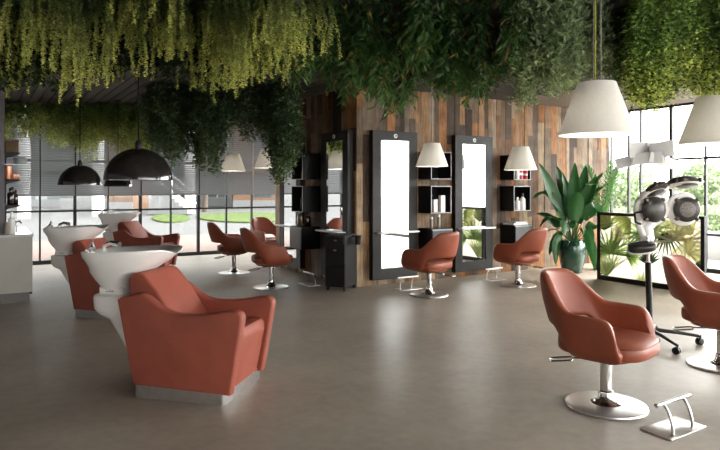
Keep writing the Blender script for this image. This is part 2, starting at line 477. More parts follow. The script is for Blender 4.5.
def superq(a, b, c, e1, e2, cz, cy=0, nu=40, nv=18, fn=None):
    def sp(v, e): return math.copysign(abs(v) ** e, v)
    rings = []
    for j in range(1, nv):
        v = -PI / 2 + PI * j / nv
        ring = []
        for k in range(nu):
            u = 2 * PI * k / nu
            p = Vector((a * sp(math.cos(v), e1) * sp(math.cos(u), e2), cy + b * sp(math.cos(v), e1) * sp(math.sin(u), e2), cz + c * sp(math.sin(v), e1)))
            ring.append(fn(p) if fn else p)
        rings.append(ring)
    return rings

def make_chair():
    t = empty('styling_chair', (0, 0, 0), 0, '', 'chair', 'terracotta styling chairs')
    sh = bpy.data.objects.new('backrest_shell', chair_shell()); col.objects.link(sh); sh.parent = t
    md = sh.modifiers.new('thick', 'SOLIDIFY'); md.thickness = .058; md.offset = -1; md.use_even_offset = False
    md2 = sh.modifiers.new('round', 'SUBSURF'); md2.levels = 1; md2.render_levels = 1
    sb = MB().loft(superq(.270, .280, .062, .45, .62, .405, -.015)).build('seat', M['leather'], t)
    pts = [(.266 * math.copysign(abs(math.cos(u)) ** .62, math.cos(u)), -.015 + .276 * math.copysign(abs(math.sin(u)) ** .62, math.sin(u)), .438) for u in [2 * PI * k / 60 for k in range(61)]]
    MB().tube(pts, .004, 6).build('piping', M['seam'], sb)
    MB().loft(superq(.20, .20, .035, .5, .7, .345, .01)).build('seat_pan', M['leather'], t)
    cl = MB(); cl.lathe([(0, .335), (.036, .335), (.036, .10), (.044, .095), (.05, .05), (.075, .026), (.11, .019), (0, .019)], 32)
    cl.build('gas_column', M['chrome'], t)
    bs = MB(); bs.lathe([(0, .0), (.248, .0), (.250, .006), (.247, .013), (.235, .017), (.10, .022), (0, .022)], 64)
    bs.build('base_disc', M['satin'], t)
    MB().box((-.11, -.09, .300), (.11, .12, .313), .003).build('seat_plate', M['black'], t)
    lv = MB(); d = Vector((-.42, .907, 0)); n = Vector((d.y, -d.x, 0)); z0 = .285
    def P(q, s, z): v = d * q + n * s; return (v.x, v.y, z)
    lv.tube([P(.03, 0, z0 + .01), P(.20, 0, z0), P(.21, .045, z0 - .004), P(.33, .045, z0 - .02), P(.34, .03, z0 - .022), P(.34, -.03, z0 - .022), P(.33, -.045, z0 - .02), P(.21, -.045, z0 - .004), P(.20, 0, z0)], .0065, 8)
    lv.build('pump_lever', M['chrome'], t)
    return t
chair = make_chair()
GR = 'terracotta styling chairs'
spots = [((606, 405.5), cam_dir(.72, -.69), 'terracotta leather styling chair in the foreground beside the steel footrest'),
         ((722, 366), cam_dir(.72, -.69), 'terracotta styling chair cut off by the right edge of the photo'),
         ((429, 295), cam_dir(-.66, .75), 'terracotta styling chair in front of the mirror reflecting plain white'),
         ((518, 285.5), cam_dir(-.66, .75), 'terracotta styling chair in front of the mirror nearest the green potted plant'),
         ((271, 287.5), cam_dir(.90, .28), 'terracotta styling chair before the side timber wall, right of a similar one'),
         ((234, 273), cam_dir(.90, .28), 'terracotta styling chair on the open floor before the far windows, left of a similar one')]
for i, (p, f, lab) in enumerate(spots):
    loc = fl(*p); rz = face_rot(f)
    if i == 0: chair.location = loc; chair.rotation_euler = (0, 0, rz); chair['label'] = lab
    else: dup(chair, loc, rz, lab)
dup(chair, at(271.5, 11.1), face_rot(cam_dir(.75, -.62)), 'small distant terracotta styling chair by the end of the timber wall, nearest the far windows')

# footrests -------------------------------------------------------------
def make_footrest():
    t = empty('footrest', (0, 0, 0), 0, '', 'footrest', 'steel footrests')
    MB().box((-.18, -.095, 0), (.18, .095, .007), .002).build('base_plate', M['brushed'], t)
    for s in (-1, 1):
        pts = bez(Vector((s * .10, -.055, .006)), Vector((s * .10, -.055, .10)), Vector((s * .10, .0, .158)), 8)
        MB().tube(pts, .009, 10).build('upright', M['brushed'], t)
    b = MB(); b.tube([(-.17, .003, .165), (.17, .003, .165)], .0125, 16); b.build('foot_bar', M['brushed'], t)
    return t
fr = make_footrest()
fr.location = fl(673.5, 428.5); fr.rotation_euler = (0, 0, math.atan2(cam_dir(.84, .54)[1], cam_dir(.84, .54)[0])); fr['label'] = 'steel footrest on the floor in front of the foreground chair'
dup(fr, fl(408, 289), face_rot((0, 1)), 'steel footrest under the mirror reflecting plain white')
dup(fr, fl(494, 279.5), face_rot((0, 1)), 'steel footrest under the mirror that reflects the leafy screen')
dup(fr, fl(309, 284.5), face_rot((1, 0)), 'steel footrest by the side timber wall left of the black trolley')

# ================================================================== BACKWASH UNITS
def make_backwash():
    t = empty('backwash_unit', (0, 0, 0), 0, '', 'shampoo chair', 'backwash units')
    W = .31
    side = [(-.116, .645), (-.095, .662), (.05, .692), (.085, .688), (.12, .665), (.19, .612), (.25, .582), (.319, .566), (.44, .567), (.556, .580), (.67, .602), (.725, .607), (.757, .600), (.776, .580), (.781, .548), (.695, .062), (.002, .085)]
    poly = [(-s, z) for s, z in side]
    for sx in (-1, 1):
        a, b = (sx * W, sx * (W - .085))
        MB().prism(poly, min(a, b), max(a, b), .018, 3).build('arm_panel', M['suede'], t)
    back = [(-.085, .70), (-.085, .775), (-.065, .803), (-.035, .815), (.0, .815), (.03, .805), (.06, .775), (.125, .700), (.20, .595), (.27, .495), (.33, .43), (.33, .30), (.03, .12), (-.02, .40)]
    MB().prism([(-s, z) for s, z in back], -W + .088, W - .088, .018, 3).build('backrest', M['suede'], t)
    seat = [(.28, .40), (.33, .425), (.50, .44), (.66, .462), (.705, .455), (.725, .43), (.725, .38), (.655, .025), (.30, .025)]
    MB().prism([(-s, z) for s, z in seat], -W + .088, W - .088, .015, 3).build('seat', M['suede'], t)
    pl = MB()
    def rrect(x1, y0, y1, z, r=.04):
        pts = []
        for (cx_, cy_, a0) in ((x1 - r, y1 - r, 0), (-x1 + r, y1 - r, 90), (-x1 + r, y0 + r, 180), (x1 - r, y0 + r, 270)):
            for k in range(6): pts.append(Vector((cx_ + r * math.cos(R(a0 + 18 * k)), cy_ + r * math.sin(R(a0 + 18 * k)), z)))
        return pts
    pl.loft([rrect(W - .006, -.665, -.004, 0), rrect(W - .006, -.665, -.004, .09)])
    pl.build('plinth', M['brushed'], t)
    # basin: rim, bowl, neck block and cowl in white ceramic
    yc = .195
    def outline(ly, lx, z, cut=0.0, n=56, e=.72, shift=0.0):
        pts = []
        for k in range(n):
            u = 2 * PI * k / n
            y = ly * math.copysign(abs(math.sin(u)) ** e, math.sin(u)); x_ = lx * math.copysign(abs(math.cos(u)) ** e, math.cos(u))
            zz = z
            if y < 0: x_ *= 1 - .12 * (y / ly) ** 2
            zz += .016 * (-y / ly) if z > .9 else 0
            if cut and y < -ly * .55: zz -= cut * math.exp(-(x_ / .10) ** 2) * (-y / ly - .55) / .45
            pts.append(Vector((x_, yc + shift + y, zz)))
        return pts
    ba = MB()
    ba.loft([outline(.095, .10, .672, shift=.125), outline(.10, .115, .69, shift=.124), outline(.155, .175, .75, shift=.10), outline(.205, .212, .80, shift=.075), outline(.232, .232, .836, shift=.05),
             outline(.272, .250, .87, shift=.030), outline(.325, .262, .918, .02, shift=.01), outline(.345, .264, .945, .03), outline(.343, .262, .956, .04), outline(.325, .246, .956, .04),
             outline(.27, .20, .945, .03), outline(.23, .165, .925), outline(.15, .11, .86, shift=.03), outline(.10, .08, .845, shift=.04), outline(.03, .02, .84, shift=.05)])
    basin = ba.build('basin', M['ceramic'], t)
    nk = MB(); nk.box((-.095, yc + .035, .63), (.095, yc + .215, .69), .012, 3)
    nb = nk.build('neck_block', M['ceramic'], t)
    lg = MB()
    for q, (x0, w, hgt) in enumerate([(-.030, .012, .012), (-.014, .008, .008), (-.004, .012, .014), (.010, .007, .007), (.020, .014, .009)]):
        pts = [(-.0965, yc + .125 + x0, .655), (-.0965, yc + .125 + x0 + w * .35, .655 + hgt), (-.0965, yc + .125 + x0 + w * .7, .656), (-.0965, yc + .125 + x0 + w, .658)]
        lg.tube(pts, .0016, 5)
    lg.build('script_mark', M['blackmat'], nb)
    def dring(hw, y0, y1, z, n=40):
        pts = []
        for k in range(n):
            u = 2 * PI * k / n
            c_, s_ = math.cos(u), math.sin(u)
            pts.append(Vector((hw * math.copysign(abs(c_) ** .6, c_), (y0 + y1) / 2 + (y1 - y0) / 2 * math.copysign(abs(s_) ** .6, s_), z)))
        return pts
    cw = MB(); cw.loft([dring(.14, .01, .05, .0), dring(.145, .01, .09, .12), dring(.16, .02, .215, .33), dring(.175, .03, .325, .482), dring(.19, .03, .405, .512), dring(.195, .03, .438, .545), dring(.195, .03, .445, .62), dring(.188, .035, .44, .636), dring(.16, .06, .42, .638)])
    cw.build('cowl', M['white'], t)
    # mixer, handset and hose fittings on the rear rim
    fa = MB()
    fa.cyl((-.03, yc + .315, 0), .024, .935, .965, 20); fa.tube([(-.03, yc + .315, .96), (-.03, yc + .315, .985), (-.06, yc + .29, 1.0), (-.11, yc + .25, 1.012)], [.018, .017, .010, .007], 10)
    fa.build('mixer_tap', M['chrome'], t)
    hs = MB(); hs.tube([(.09, yc + .31, .935), (.09, yc + .30, .965), (.085, yc + .24, .985), (.07, yc + .16, .975)], [.014, .016, .018, .022], 12)
    hs.build('hand_shower', M['chrome'], t)
    vb = MB(); vb.cyl((-.14, yc + .27, 0), .022, .935, .958, 18); vb.tube([(-.14, yc + .27, .955), (-.19, yc + .20, .985)], [.010, .006], 8)
    vb.build('valve_lever', M['chrome'], t)
    return t
bw = make_backwash()
WD = Vector((.7071, .7071, 0)) * .31
P1 = fl(132, 398) + WD
bw.location = P1; bw.rotation_euler = (0, 0, R(45)); bw['label'] = 'nearest rust backwash chair with white basin, large in the left foreground'
dup(bw, fl(73, 317.5) + WD, R(45), 'rust backwash chair with white basin, partly hidden behind the nearest one')
dup(bw, at(118.5, 10.0) + WD, R(45), 'farthest rust backwash chair with white basin, close to the far windows')

# ================================================================== MIRRORS
def make_mirror():
    t = empty('styling_mirror', (0, 0, 0), 0, '', 'mirror', 'tall styling mirrors')
    fr_ = MB(); w, d, z0, z1 = .39, .09, .085, 2.20; gw, g0, g1 = .245, .24, 2.065
    fr_.box((-w, -d, g1), (w, 0, z1)).box((-w, -d, z0), (w, 0, g0)).box((-w, -d, g0), (-gw, 0, g1)).box((gw, -d, g0), (w, 0, g1)).box((-gw, -.04, g0), (gw, 0, g1))
    fr_.build('frame', M['mirrorframe'], t, smooth=False)
    MB().box((-gw, -d + .008, g0), (gw, -d + .02, g1)).build('mirror_glass', M['mirror'], t, smooth=False)
    RX90 = Matrix.Rotation(R(90), 4, 'X')
    e = MB(); e.cyl((0, 0, 0), .030, 0, .006, 32, mat=Matrix.Translation((0, -d, 2.132)) @ RX90)
    eb = e.build('round_emblem', M['white'], t)
    g = MB(); pts = [Vector((0, -d - .0072, 2.132)) + Vector((.016 * math.cos(a) * (1 - a / 14), 0, .016 * math.sin(a) * (1 - a / 14))) for a in [k * .3 for k in range(20)]]
    g.tube(pts, .0038, 6); g.tube([(.004, -d - .0072, 2.138), (.010, -d - .0072, 2.115)], .0034, 6); g.build('emblem_mark', M['black'], eb)
    MB().box((-.34, -d - .13, .745), (.34, -d + .002, .768), .003).build('ledge', M['white'], t)
    return t
mir = make_mirror()
mir.location = (5.06, WY - .012, 0); mir['label'] = 'tall dark framed mirror reflecting plain white, right of the wall corner'
m5x = (onY(456, 7.11) + onY(492, 7.11)) / 2
dup(mir, (m5x, WY - .012, 0), 0, 'tall dark framed mirror that reflects the leafy screen')
m3y = (onX(321, 4.36) + onX(348, 4.36)) / 2
dup(mir, (WX - .012, m3y, 0), R(-90), 'tall dark framed mirror on the side timber wall behind the black trolley')
dup(mir, (WX - .012, 9.15, 0), R(-90), 'tall dark framed mirror at the far end of the side timber wall')

# ================================================================== WALL CUBES AND DRAWERS
def make_cube():
    t = empty('wall_shelf', (0, 0, 0), 0, '', 'shelf', 'black wall cubes')
    w, d, h, k = .19, .30, .20, .009
    b = MB(); b.box((-w, -d, -h), (w, 0, -h + k)).box((-w, -d, h - k), (w, 0, h)).box((-w, -d, -h + k), (-w + k, 0, h - k)).box((w - k, -d, -h + k), (w, 0, h - k)).box((-w + k, -.012, -h + k), (w - k, 0, h - k))
    b.build('box', M['black'], t, smooth=False)
    e = MB(); q = .006
    e.box((-w, -d - q, -h), (w, -d, -h + k)).box((-w, -d - q, h - k), (w, -d, h)).box((-w, -d - q, -h + k), (-w + k, -d, h - k)).box((w - k, -d - q, -h + k), (w, -d, h - k))
    e.build('edge_trim', M['alu'], t, smooth=False)
    return t
def make_drawer():
    t = empty('wall_drawer_shelf', (0, 0, 0), 0, '', 'drawer', 'wall-hung drawer boxes')
    w, d = .19, .34
    MB().box((-w, -d + .02, -.34), (w, 0, 0), .003).build('box', M['black'], t, smooth=False)
    f = MB().box((-w + .003, -d, -.335), (w - .003, -d + .018, -.03), .002).build('drawer_front', M['darkgrey'], t, smooth=False)
    MB().box((-w + .003, -d + .004, -.026), (w - .003, -d + .02, -.008)).build('finger_rail', M['alu'], f, smooth=False)
    return t
cube = make_cube(); drw = make_drawer()
cx4 = (onY(430, 6.91) + onY(451, 6.91)) / 2; cx5 = (onY(513, 6.91) + onY(530, 6.91)) / 2; cy3 = (onX(293, 4.16) + onX(303, 4.16)) / 2
CZ1, CZ2, DZ = 1.715, 1.215, .79
cube.location = (cx4, WY - .012, CZ1); cube['label'] = 'upper black wall cube partly hidden by the pendant lamp, between the two front mirrors'
dup(cube, (cx4, WY - .012, CZ2), 0, 'lower black wall cube holding white boxes, between the two front mirrors')
dup(cube, (cx5, WY - .012, CZ1), 0, 'upper black wall cube holding red cans, near the potted plant')
dup(cube, (cx5, WY - .012, CZ2), 0, 'lower black wall cube holding two white bottles, near the potted plant')
dup(cube, (WX - .012, cy3, CZ1), R(-90), 'upper black wall cube on the side timber wall')
dup(cube, (WX - .012, cy3, CZ2), R(-90), 'lower black wall cube on the side timber wall')
drw.location = (cx4, WY - .012, DZ); drw['label'] = 'black drawer box on the wall behind the chair, between the front mirrors'
dup(drw, (cx5, WY - .012, DZ), 0, 'black drawer box on the wall carrying white books')
d3 = dup(drw, (WX - .012, cy3, DZ), R(-90), 'drawer box with grey front on the side timber wall')
for ch in kids(d3):
    if ch.name.startswith('drawer_front'):
        ch.data = ch.data.copy(); ch.data.materials[0] = M['midgrey']

# items on the cubes
def bottle(name, loc, r, h, mat, label, cat='bottle', group=None, neck=.4, capmat=None):
    t = empty(name, loc, 0, label, cat, group)
    MB().lathe([(0, 0), (r * .95, 0), (r, r * .1), (r, h * .62), (r * .9, h * .68), (r * neck, h * .76), (r * neck, h * .80), (0, h * .80)], 24).build('body', mat, t)
    MB().lathe([(0, h * .80), (r * neck * 1.15, h * .80), (r * neck * 1.15, h * .985), (r * neck, h), (0, h)], 20).build('cap', capmat or M['black'], t)
    return t
def carton(loc, w, d, h, mat, label, group=None, rz=0):
    o = MB().box((-w / 2, -d / 2, 0), (w / 2, d / 2, h), .003).build('product_box', mat, smooth=False)
    o.location = loc; o.rotation_euler = (0, 0, rz); return tagged(o, label, 'box', group)
def can(loc, r, h, mat, label, group=None):
    t = empty('product_can', loc, 0, label, 'can', group)
    MB().lathe([(0, 0), (r, 0), (r, h * .93), (r * .85, h * .95), (0, h * .95)], 24).build('body', mat, t)
    MB().lathe([(0, h * .95), (r * .88, h * .95), (r * .88, h), (0, h)], 24).build('lid', M['white'], t)
    b = MB(); b.lathe([(r * 1.01, h * .28), (r * 1.01, h * .45)], 24); b.build('band', M['white'], t)
    return t
yb = WY - .012 - .2
carton((cx4 - .06, yb - .02, CZ2 - .188), .075, .06, .19, M['whitemat'], 'shorter white carton in the lower cube between the front mirrors', 'white product boxes')
carton((cx4 + .065, yb - .04, CZ2 - .188), .08, .06, .25, M['whitemat'], 'taller white carton in the lower cube between the front mirrors', 'white product boxes')
bottle('tube_bottle', (cx4 - .10, yb, DZ), .022, .17, M['taupe'], 'beige tube on the drawer box behind the chair', 'bottle', None, .8, M['white'])
bottle('tube_bottle', (cx4 + .02, yb - .02, DZ), .024, .21, M['taupe'], 'taller white-capped tube on the drawer box behind the chair', 'bottle', None, .8, M['white'])
can((cx5 - .08, yb - .06, CZ1 - .188), .040, .22, M['whitemat'], 'white can in the upper cube near the plant', 'cans in the upper cube')
can((cx5 + .02, yb - .04, CZ1 - .188), .045, .23, M['red'], 'red and white can in the middle of the upper cube near the plant', 'cans in the upper cube')
can((cx5 + .12, yb - .06, CZ1 - .188), .035, .20, M['red'], 'small red can at the right end of the upper cube near the plant', 'cans in the upper cube')
bottle('lotion_bottle', (cx5 - .06, yb - .05, CZ2 - .188), .045, .21, M['whitemat'], 'shorter white bottle in the lower cube near the plant', 'bottle', 'white bottles', .4, M['white'])
bottle('lotion_bottle', (cx5 + .06, yb - .05, CZ2 - .188), .048, .27, M['whitemat'], 'taller white bottle in the lower cube near the plant', 'bottle', 'white bottles', .4, M['darkgrey'])
def book(loc, w, d, h, mat, label, rz=0):
    t = empty('book', loc, rz, label, 'book', 'white books on the drawer box')
    MB().box((-w / 2, -d / 2, 0), (w / 2, d / 2, .003)).box((-w / 2, -d / 2, h - .003), (w / 2, d / 2, h)).box((-w / 2, -d / 2, .003), (-w / 2 + .003, d / 2, h - .003)).build('cover', mat, t, smooth=False)
    MB().box((-w / 2 + .003, -d / 2 + .005, .003), (w / 2 - .005, d / 2 - .005, h - .003)).build('page_block', M['whitemat'], t, smooth=False)
book((cx5 - .02, yb + .02, DZ), .33, .23, .028, M['whitemat'], 'lower white book on the drawer box near the plant')
book((cx5 - .01, yb + .01, DZ + .028), .28, .20, .024, M['glassware'], 'upper pale book on the drawer box near the plant', .1)
xs = WX - .22
bottle('amber_bottle', (xs, cy3 - .05, CZ1 - .188), .045, .15, M['amber'], 'small olive bottle in the upper cube on the side wall', 'bottle', None, .5, M['taupe'])
bottle('spray_bottle', (xs, cy3 - .02, CZ2 - .188), .04, .30, M['bottledark'], 'dark tall bottle in the lower cube on the side wall')
bottle('amber_bottle', (xs + .01, cy3 + .09, DZ), .055, .20, M['amber'], 'short olive bottle on the grey drawer box of the side wall')
bottle('amber_bottle', (xs - .03, cy3 + .0, DZ), .05, .27, M['amber'], 'tall olive bottle on the grey drawer box of the side wall')
bottle('spray_bottle', (xs + .03, cy3 - .11, DZ), .045, .23, M['bottledark'], 'black bottle on the grey drawer box of the side wall')

# ================================================================== TROLLEY
tp = fl(345, 292.2)
rt = face_rot(cam_dir(-.41, -.91))
t = empty('salon_trolley', (0, 0, 0), rt, 'black drawer trolley on castors in front of the side timber wall', 'trolley')
off = Matrix.Rotation(rt, 3, 'Z') @ Vector((.15, -.19, 0))
t.location = tp - off
b = MB().box((-.15, -.17, .055), (.15, .19, .735), .004).build('cabinet', M['black'], t, smooth=False)
for z0, z1 in ((.60, .725), (.34, .592), (.065, .332)):
    d_ = MB().box((-.146, -.19, z0), (.146, -.168, z1), .003).build('drawer', M['black'], t, smooth=False)
    if z0 < .62 and z0 > .3:
        MB().loft(superq(.030, .012, .012, 1, 1, z1 - .04, -.196, 20, 8)).build('handle', M['chrome'], d_)
        if z0 < .5: pass
MB().box((-.155, -.19, .735), (.155, .195, .757), .006).build('top_tray', M['blackmat'], t)
for sx in (-1, 1):
    for sy in (-1, 1):
        w = MB(); w.cyl((0, 0, 0), .024, -.009, .009, 18, mat=Matrix.Translation((sx * .125, sy * .15, .024)) @ Matrix.Rotation(R(90), 4, 'Y'))
        w.box((sx * .125 - .014, sy * .15 - .016, .03), (sx * .125 + .014, sy * .15 + .016, .058)); w.build('castor', M['black'], t)
hd = MB(); hd.tube([(.15, .02, .72), (.19, .02, .735), (.20, .02, .735)], .008, 8)
hd.tube([(.245 + .045 * math.cos(a), .02 + .045 * math.sin(a), .735) for a in [2 * PI * k / 24 for k in range(25)]], .008, 8)
hd.lathe([(.045, .735), (.036, .62), (.030, .62), (.038, .735)], 20, (.245, .02, 0)); hd.build('dryer_holder', M['black'], t)

# ================================================================== LAMPS
def make_pendant():
    t = empty('pendant_lamp', (0, 0, 0), 0, '', 'lamp', 'cream pendant lamps')
    rb, rt_, h = .235, .118, .335
    MB().lathe([(rb, 0), (rt_, h), (rt_ - .003, h), (rb - .003, 0), (rb, 0)], 64).build('lamp_shade', M['shade'], t, angle=60)
    tp_ = MB(); tp_.lathe([(0, h - .012), (rt_ - .004, h - .012), (rt_ - .004, h - .006), (0, h - .006)], 40); tp_.build('top_diffuser', M['shadein'], t)
    MB().lathe([(0, .10), (.03, .11), (.04, .14), (.03, .18), (.016, .21), (.016, h - .01), (0, h - .01)], 24).build('bulb', M['whitemat'], t)
    return t
pen = make_pendant()
def hang(o, zb, mats):
    for k, (dx, mt, r_) in enumerate(mats):
        MB().tube([(dx, 0, .325), (dx, 0, ZC - zb)], r_, 6).build('cord' if k == 0 else 'suspension_wire', mt, o)
    MB().cyl((0, 0, 0), .05, ZC - zb - .022, ZC - zb, 24).build('ceiling_rose', M['blackmat'], o)
lamps = [((596.5, 3.9), 135, 73, 'large cream cone pendant lamp with yellow cord over the foreground chair', [(-.012, M['cordy'], .0045), (-.03, M['cordg'], .002), (.045, M['cordg'], .003)]),
         ((714.5, 4.6), 144, 66, 'cream cone pendant lamp with mauve cord cut off by the right edge', [(0, M['cordm'], .005), (.03, M['cordg'], .002)]),
         ((432, 8.0), 166.5, 32.5, 'cream pendant lamp hanging before the wall between the two front mirrors', [(0, M['cordg'], .008)]),
         ((520.5, 8.6), 170, 32.5, 'cream pendant lamp hanging beside the red cans near the potted plant', [(0, M['cordg'], .006)]),
         ((268, 9.3), 168, 27.5, 'cream pendant lamp half covered by trailing leaves left of the side wall', [(0, M['cordg'], .006)]),
         ((233, 10.2), 171, 25, 'smallest cream pendant lamp, hanging before the far windows', [(0, M['cordg'], .006)])]
for i, ((px, d), yb_, wpx, lab, mats) in enumerate(lamps):
    zb = zat(yb_, d); p = at(px, d, zb)
    o = pen if i == 0 else dup(pen, p, 0, lab)
    o.location = p; o['label'] = lab
    s = wpx / F * d / .47
    for ch in list(kids(o)): ch.scale = (s, s, s)
for o in [q for q in bpy.data.objects if q.name.startswith('pendant_lamp') and q.parent is None]:
    lab = o['label']; mats = [L[4] for L in lamps if L[3] == lab][0]
    hang(o, o.location.z, mats)
    ld = bpy.data.lights.new('pendant_bulb_light', 'POINT'); ld.energy = .45; ld.shadow_soft_size = .03; ld.color = (1, .93, .84)
    lo_ = bpy.data.objects.new('bulb_light', ld); col.objects.link(lo_); lo_.parent = o; lo_.location = (0, 0, .06)

def make_dome():
    t = empty('dome_lamp', (0, 0, 0), 0, '', 'lamp', 'black dome lamps')
    r = .235; pr = [(r * math.cos(a), r * .97 * math.sin(a)) for a in [PI / 2 * k / 20 for k in range(20)]] + [(.02, r * .97)]
    inn = [((r - .005) * math.cos(a), (r * .97 - .005) * math.sin(a)) for a in [PI / 2 * k / 20 for k in range(20)]] + [(.0, r * .97 - .006)]
    MB().lathe([(0, r * .97)] + pr[::-1] + [(r - .005, 0)] + inn, 56).build('dome_shade', M['blackgloss'], t)
    MB().lathe([(0, r * .96), (.024, r * .96), (.024, r * .96 + .04), (.012, r * .96 + .06), (0, r * .96 + .06)], 20).build('cap', M['black'], t)
    MB().lathe([(0, .04), (.035, .05), (.045, .08), (.03, .12), (.016, .15), (.016, .22), (0, .22)], 20).build('bulb', M['whitemat'], t)
    return t
dome = make_dome()
for i, (px, d, yb_, lab) in enumerate([(138.5, 4.35, 180, 'largest black dome lamp above the nearest backwash basin'), (80, 6.95, 185, 'middle-sized black dome lamp above the second backwash basin'), (118, 10.0, 186.5, 'farthest black dome lamp peeping out below the largest one')]):
    zb = zat(yb_, d); p = at(px, d, zb)
    o = dome if i == 0 else dup(dome, p, 0, lab)
    o.location = p; o['label'] = lab
for o in [q for q in bpy.data.objects if q.name.startswith('dome_lamp') and q.parent is None]:
    zb = o.location.z
    MB().tube([(0, 0, .28), (0, 0, ZC - zb)], .005, 6).build('cord', M['cordb'], o)
    MB().cyl((0, 0, 0), .05, ZC - zb - .02, ZC - zb, 24).build('ceiling_rose', M['blackmat'], o)

# white sheet pendant
wp = at(646, 8.55, 1.86)
t = empty('sheet_pendant', wp, 0, 'white pendant lamp of overlapping translucent sheets before the right window', 'lamp')
def sheet(cx, cz, w, h, yaw, tilt, dy=0):
    s = MB(); s.box((-w / 2, -.003, -h / 2), (w / 2, .003, h / 2), .001, 1,
          mat=Matrix.Rotation(ROTC, 4, 'Z') @ Matrix.Translation((cx, dy, cz)) @ Matrix.Rotation(R(yaw), 4, 'Z') @ Matrix.Rotation(R(tilt), 4, 'Y'))
    s.build('sheet', M['paper'], t, smooth=False)
for a in [(-.13, .06, .34, .21, 15, -3, -.08), (-.06, .03, .30, .24, -38, 2, .05), (.10, .04, .30, .25, 30, 3, .0), (.16, .06, .34, .22, -25, -9, -.08), (.26, .10, .26, .17, 20, -14, .02), (-.27, -.10, .34, .15, -20, 12 - 26, -.05), (.20, -.10, .46, .15, 12, 15, -.10), (-.05, -.06, .42, .16, -8, -4, -.12), (.02, .0, .28, .22, 80, 0, .0), (-.20, -.02, .24, .20, 70, 4, 0), (.24, -.02, .22, .18, 75, -4, 0)]: sheet(*a)
q = Matrix.Rotation(ROTC, 4, 'Z')
MB().tube([q @ Vector(v) for v in bez(Vector((.10, 0, .05)), Vector((.14, 0, .55)), Vector((-.02, 0, ZC - 1.86)), 14)], .004, 6).build('cord', M['whitemat'], t)
MB().tube([(0, 0, -.05), (0, 0, .08)], .02, 10).build('lamp_holder', M['whitemat'], t)

# ================================================================== HAIR PROCESSOR ON A STAND
hp = fl(650, 342); hz = 5.47
t = empty('hair_processor', hp, ROTC, 'white hair processor with dark round heads on a wheeled stand behind the foreground chair', 'hair dryer')
def hpx(px, py, dd=0.0):       # local point (x right, y away, z up)
    return Vector(((px - 650) / F * hz, dd, zat(py, hz)))
for k in range(5):
    an = R(-14 + 72 * k); e_ = Vector((math.cos(an), math.sin(an), 0))
    lg = MB().tube([e_ * .03 + Vector((0, 0, .115)), e_ * .22 + Vector((0, 0, .10)), e_ * .40 + Vector((0, 0, .078))], [.020, .016, .013], 10).build('leg', M['darkpole'], t)
    w = MB(); yaw = Matrix.Translation(e_ * .405) @ Matrix.Rotation(an + .6, 4, 'Z')
    for s in (-1, 1): w.cyl((0, 0, 0), .031, -.008, .008, 20, bev=.003, mat=yaw @ Matrix.Translation((0, s * .014, .031)) @ Matrix.Rotation(R(90), 4, 'X'))
    w.tube([yaw @ Vector((0, 0, .03)), yaw @ Vector((.012, 0, .085))], .008, 8); w.build('castor', M['black'], lg)
MB().cyl((0, 0, 0), .045, .085, .14, 24, bev=.006).build('hub', M['darkpole'], t)
pb = hpx(648, 262)
MB().tube([(0, 0, .13), (pb.x, 0, pb.z)], .027, 18).build('lower_pole', M['darkpole'], t)
pt = hpx(648, 236, .05)
MB().tube([(pb.x, 0, pb.z - .02), (pt.x, 0, pt.z)], .015, 16).build('upper_pole', M['chrome'], t)
# white body: rings behind the heads, linked through a neck
bd = MB()
def ring_plate(c, r, th, tilt, yaw=0.0):
    mt = Matrix.Translation(c) @ Matrix.Rotation(yaw, 4, 'Z') @ Matrix.Rotation(R(90) + tilt, 4, 'X')
    bd.lathe([(r * .55, -.012), (r * .8, -th), (r * .96, -th * .6), (r, 0), (r * .96, th * .6), (r * .8, th), (r * .55, .012), (r * .55, -.012)], 44, mat=mt)
c1, c2 = hpx(653.5, 209.5, .05), hpx(686.5, 209.5, .06)
u1, u2 = hpx(653, 190.5, -.02), hpx(682, 183, -.03)
ring_plate(c1, .160, .030, 0); ring_plate(c2, .156, .030, 0)
ring_plate(u1 + Vector((0, .02, -.03)), .13, .028, R(50), R(25)); ring_plate(u2 + Vector((.005, 0, -.02)), .14, .012, R(76), R(0))
bd.tube([c1 + Vector((.12, .02, 0)), c2 + Vector((-.12, .02, 0))], .045, 16)
bd.tube([c1 + Vector((0, .02, -.12)), hpx(649, 228, .05), hpx(650, 240, .05), hpx(650, 244, .04)], [.06, .055, .06, .03], 18)
bd.tube([c1 + Vector((-.10, .03, -.06)), hpx(640, 225, .03), hpx(645, 236, .03)], .03, 14)
bd.tube([u1 + Vector((-.05, .05, -.03)), c1 + Vector((-.09, .05, .05))], .025, 12)
bd.tube([u1 + Vector((.05, .02, 0)), u2 + Vector((-.11, .02, -.01))], .018, 10)
bd.build('body', M['white'], t)
def head(c, r, tilt, yaw, mesh=False, flat=.45):
    mt = Matrix.Translation(c) @ Matrix.Rotation(yaw, 4, 'Z') @ Matrix.Rotation(R(90) + tilt, 4, 'X')
    h = MB(); h.lathe([(0, r * flat), (r * .5, r * flat * .92), (r * .85, r * flat * .6), (r, r * .12), (r * 1.0, -r * .1), (r * .8, -r * .22), (0, -r * .25)], 40, mat=mt)
    for k in range(4):
        a = R(45 + 90 * k)
        h.box((-.016, -.014, -.012), (.016, .014, .022), .005, 2, mat=mt @ Matrix.Rotation(a, 4, 'Z') @ Matrix.Translation((r * 1.06, 0, 0)))
    o = h.build('heating_head', M['head'], t)
    g = MB(); rr_ = r * (.62 if mesh else .45)
    g.lathe([(0, r * flat + .004), (rr_ * .6, r * flat * .93 + .004), (rr_, r * flat * (.74 if mesh else .86) + .004), (rr_, r * flat * .70)], 32, mat=mt)
    g.build('grille', M['headmesh'] if mesh else M['head'], o)
    return o
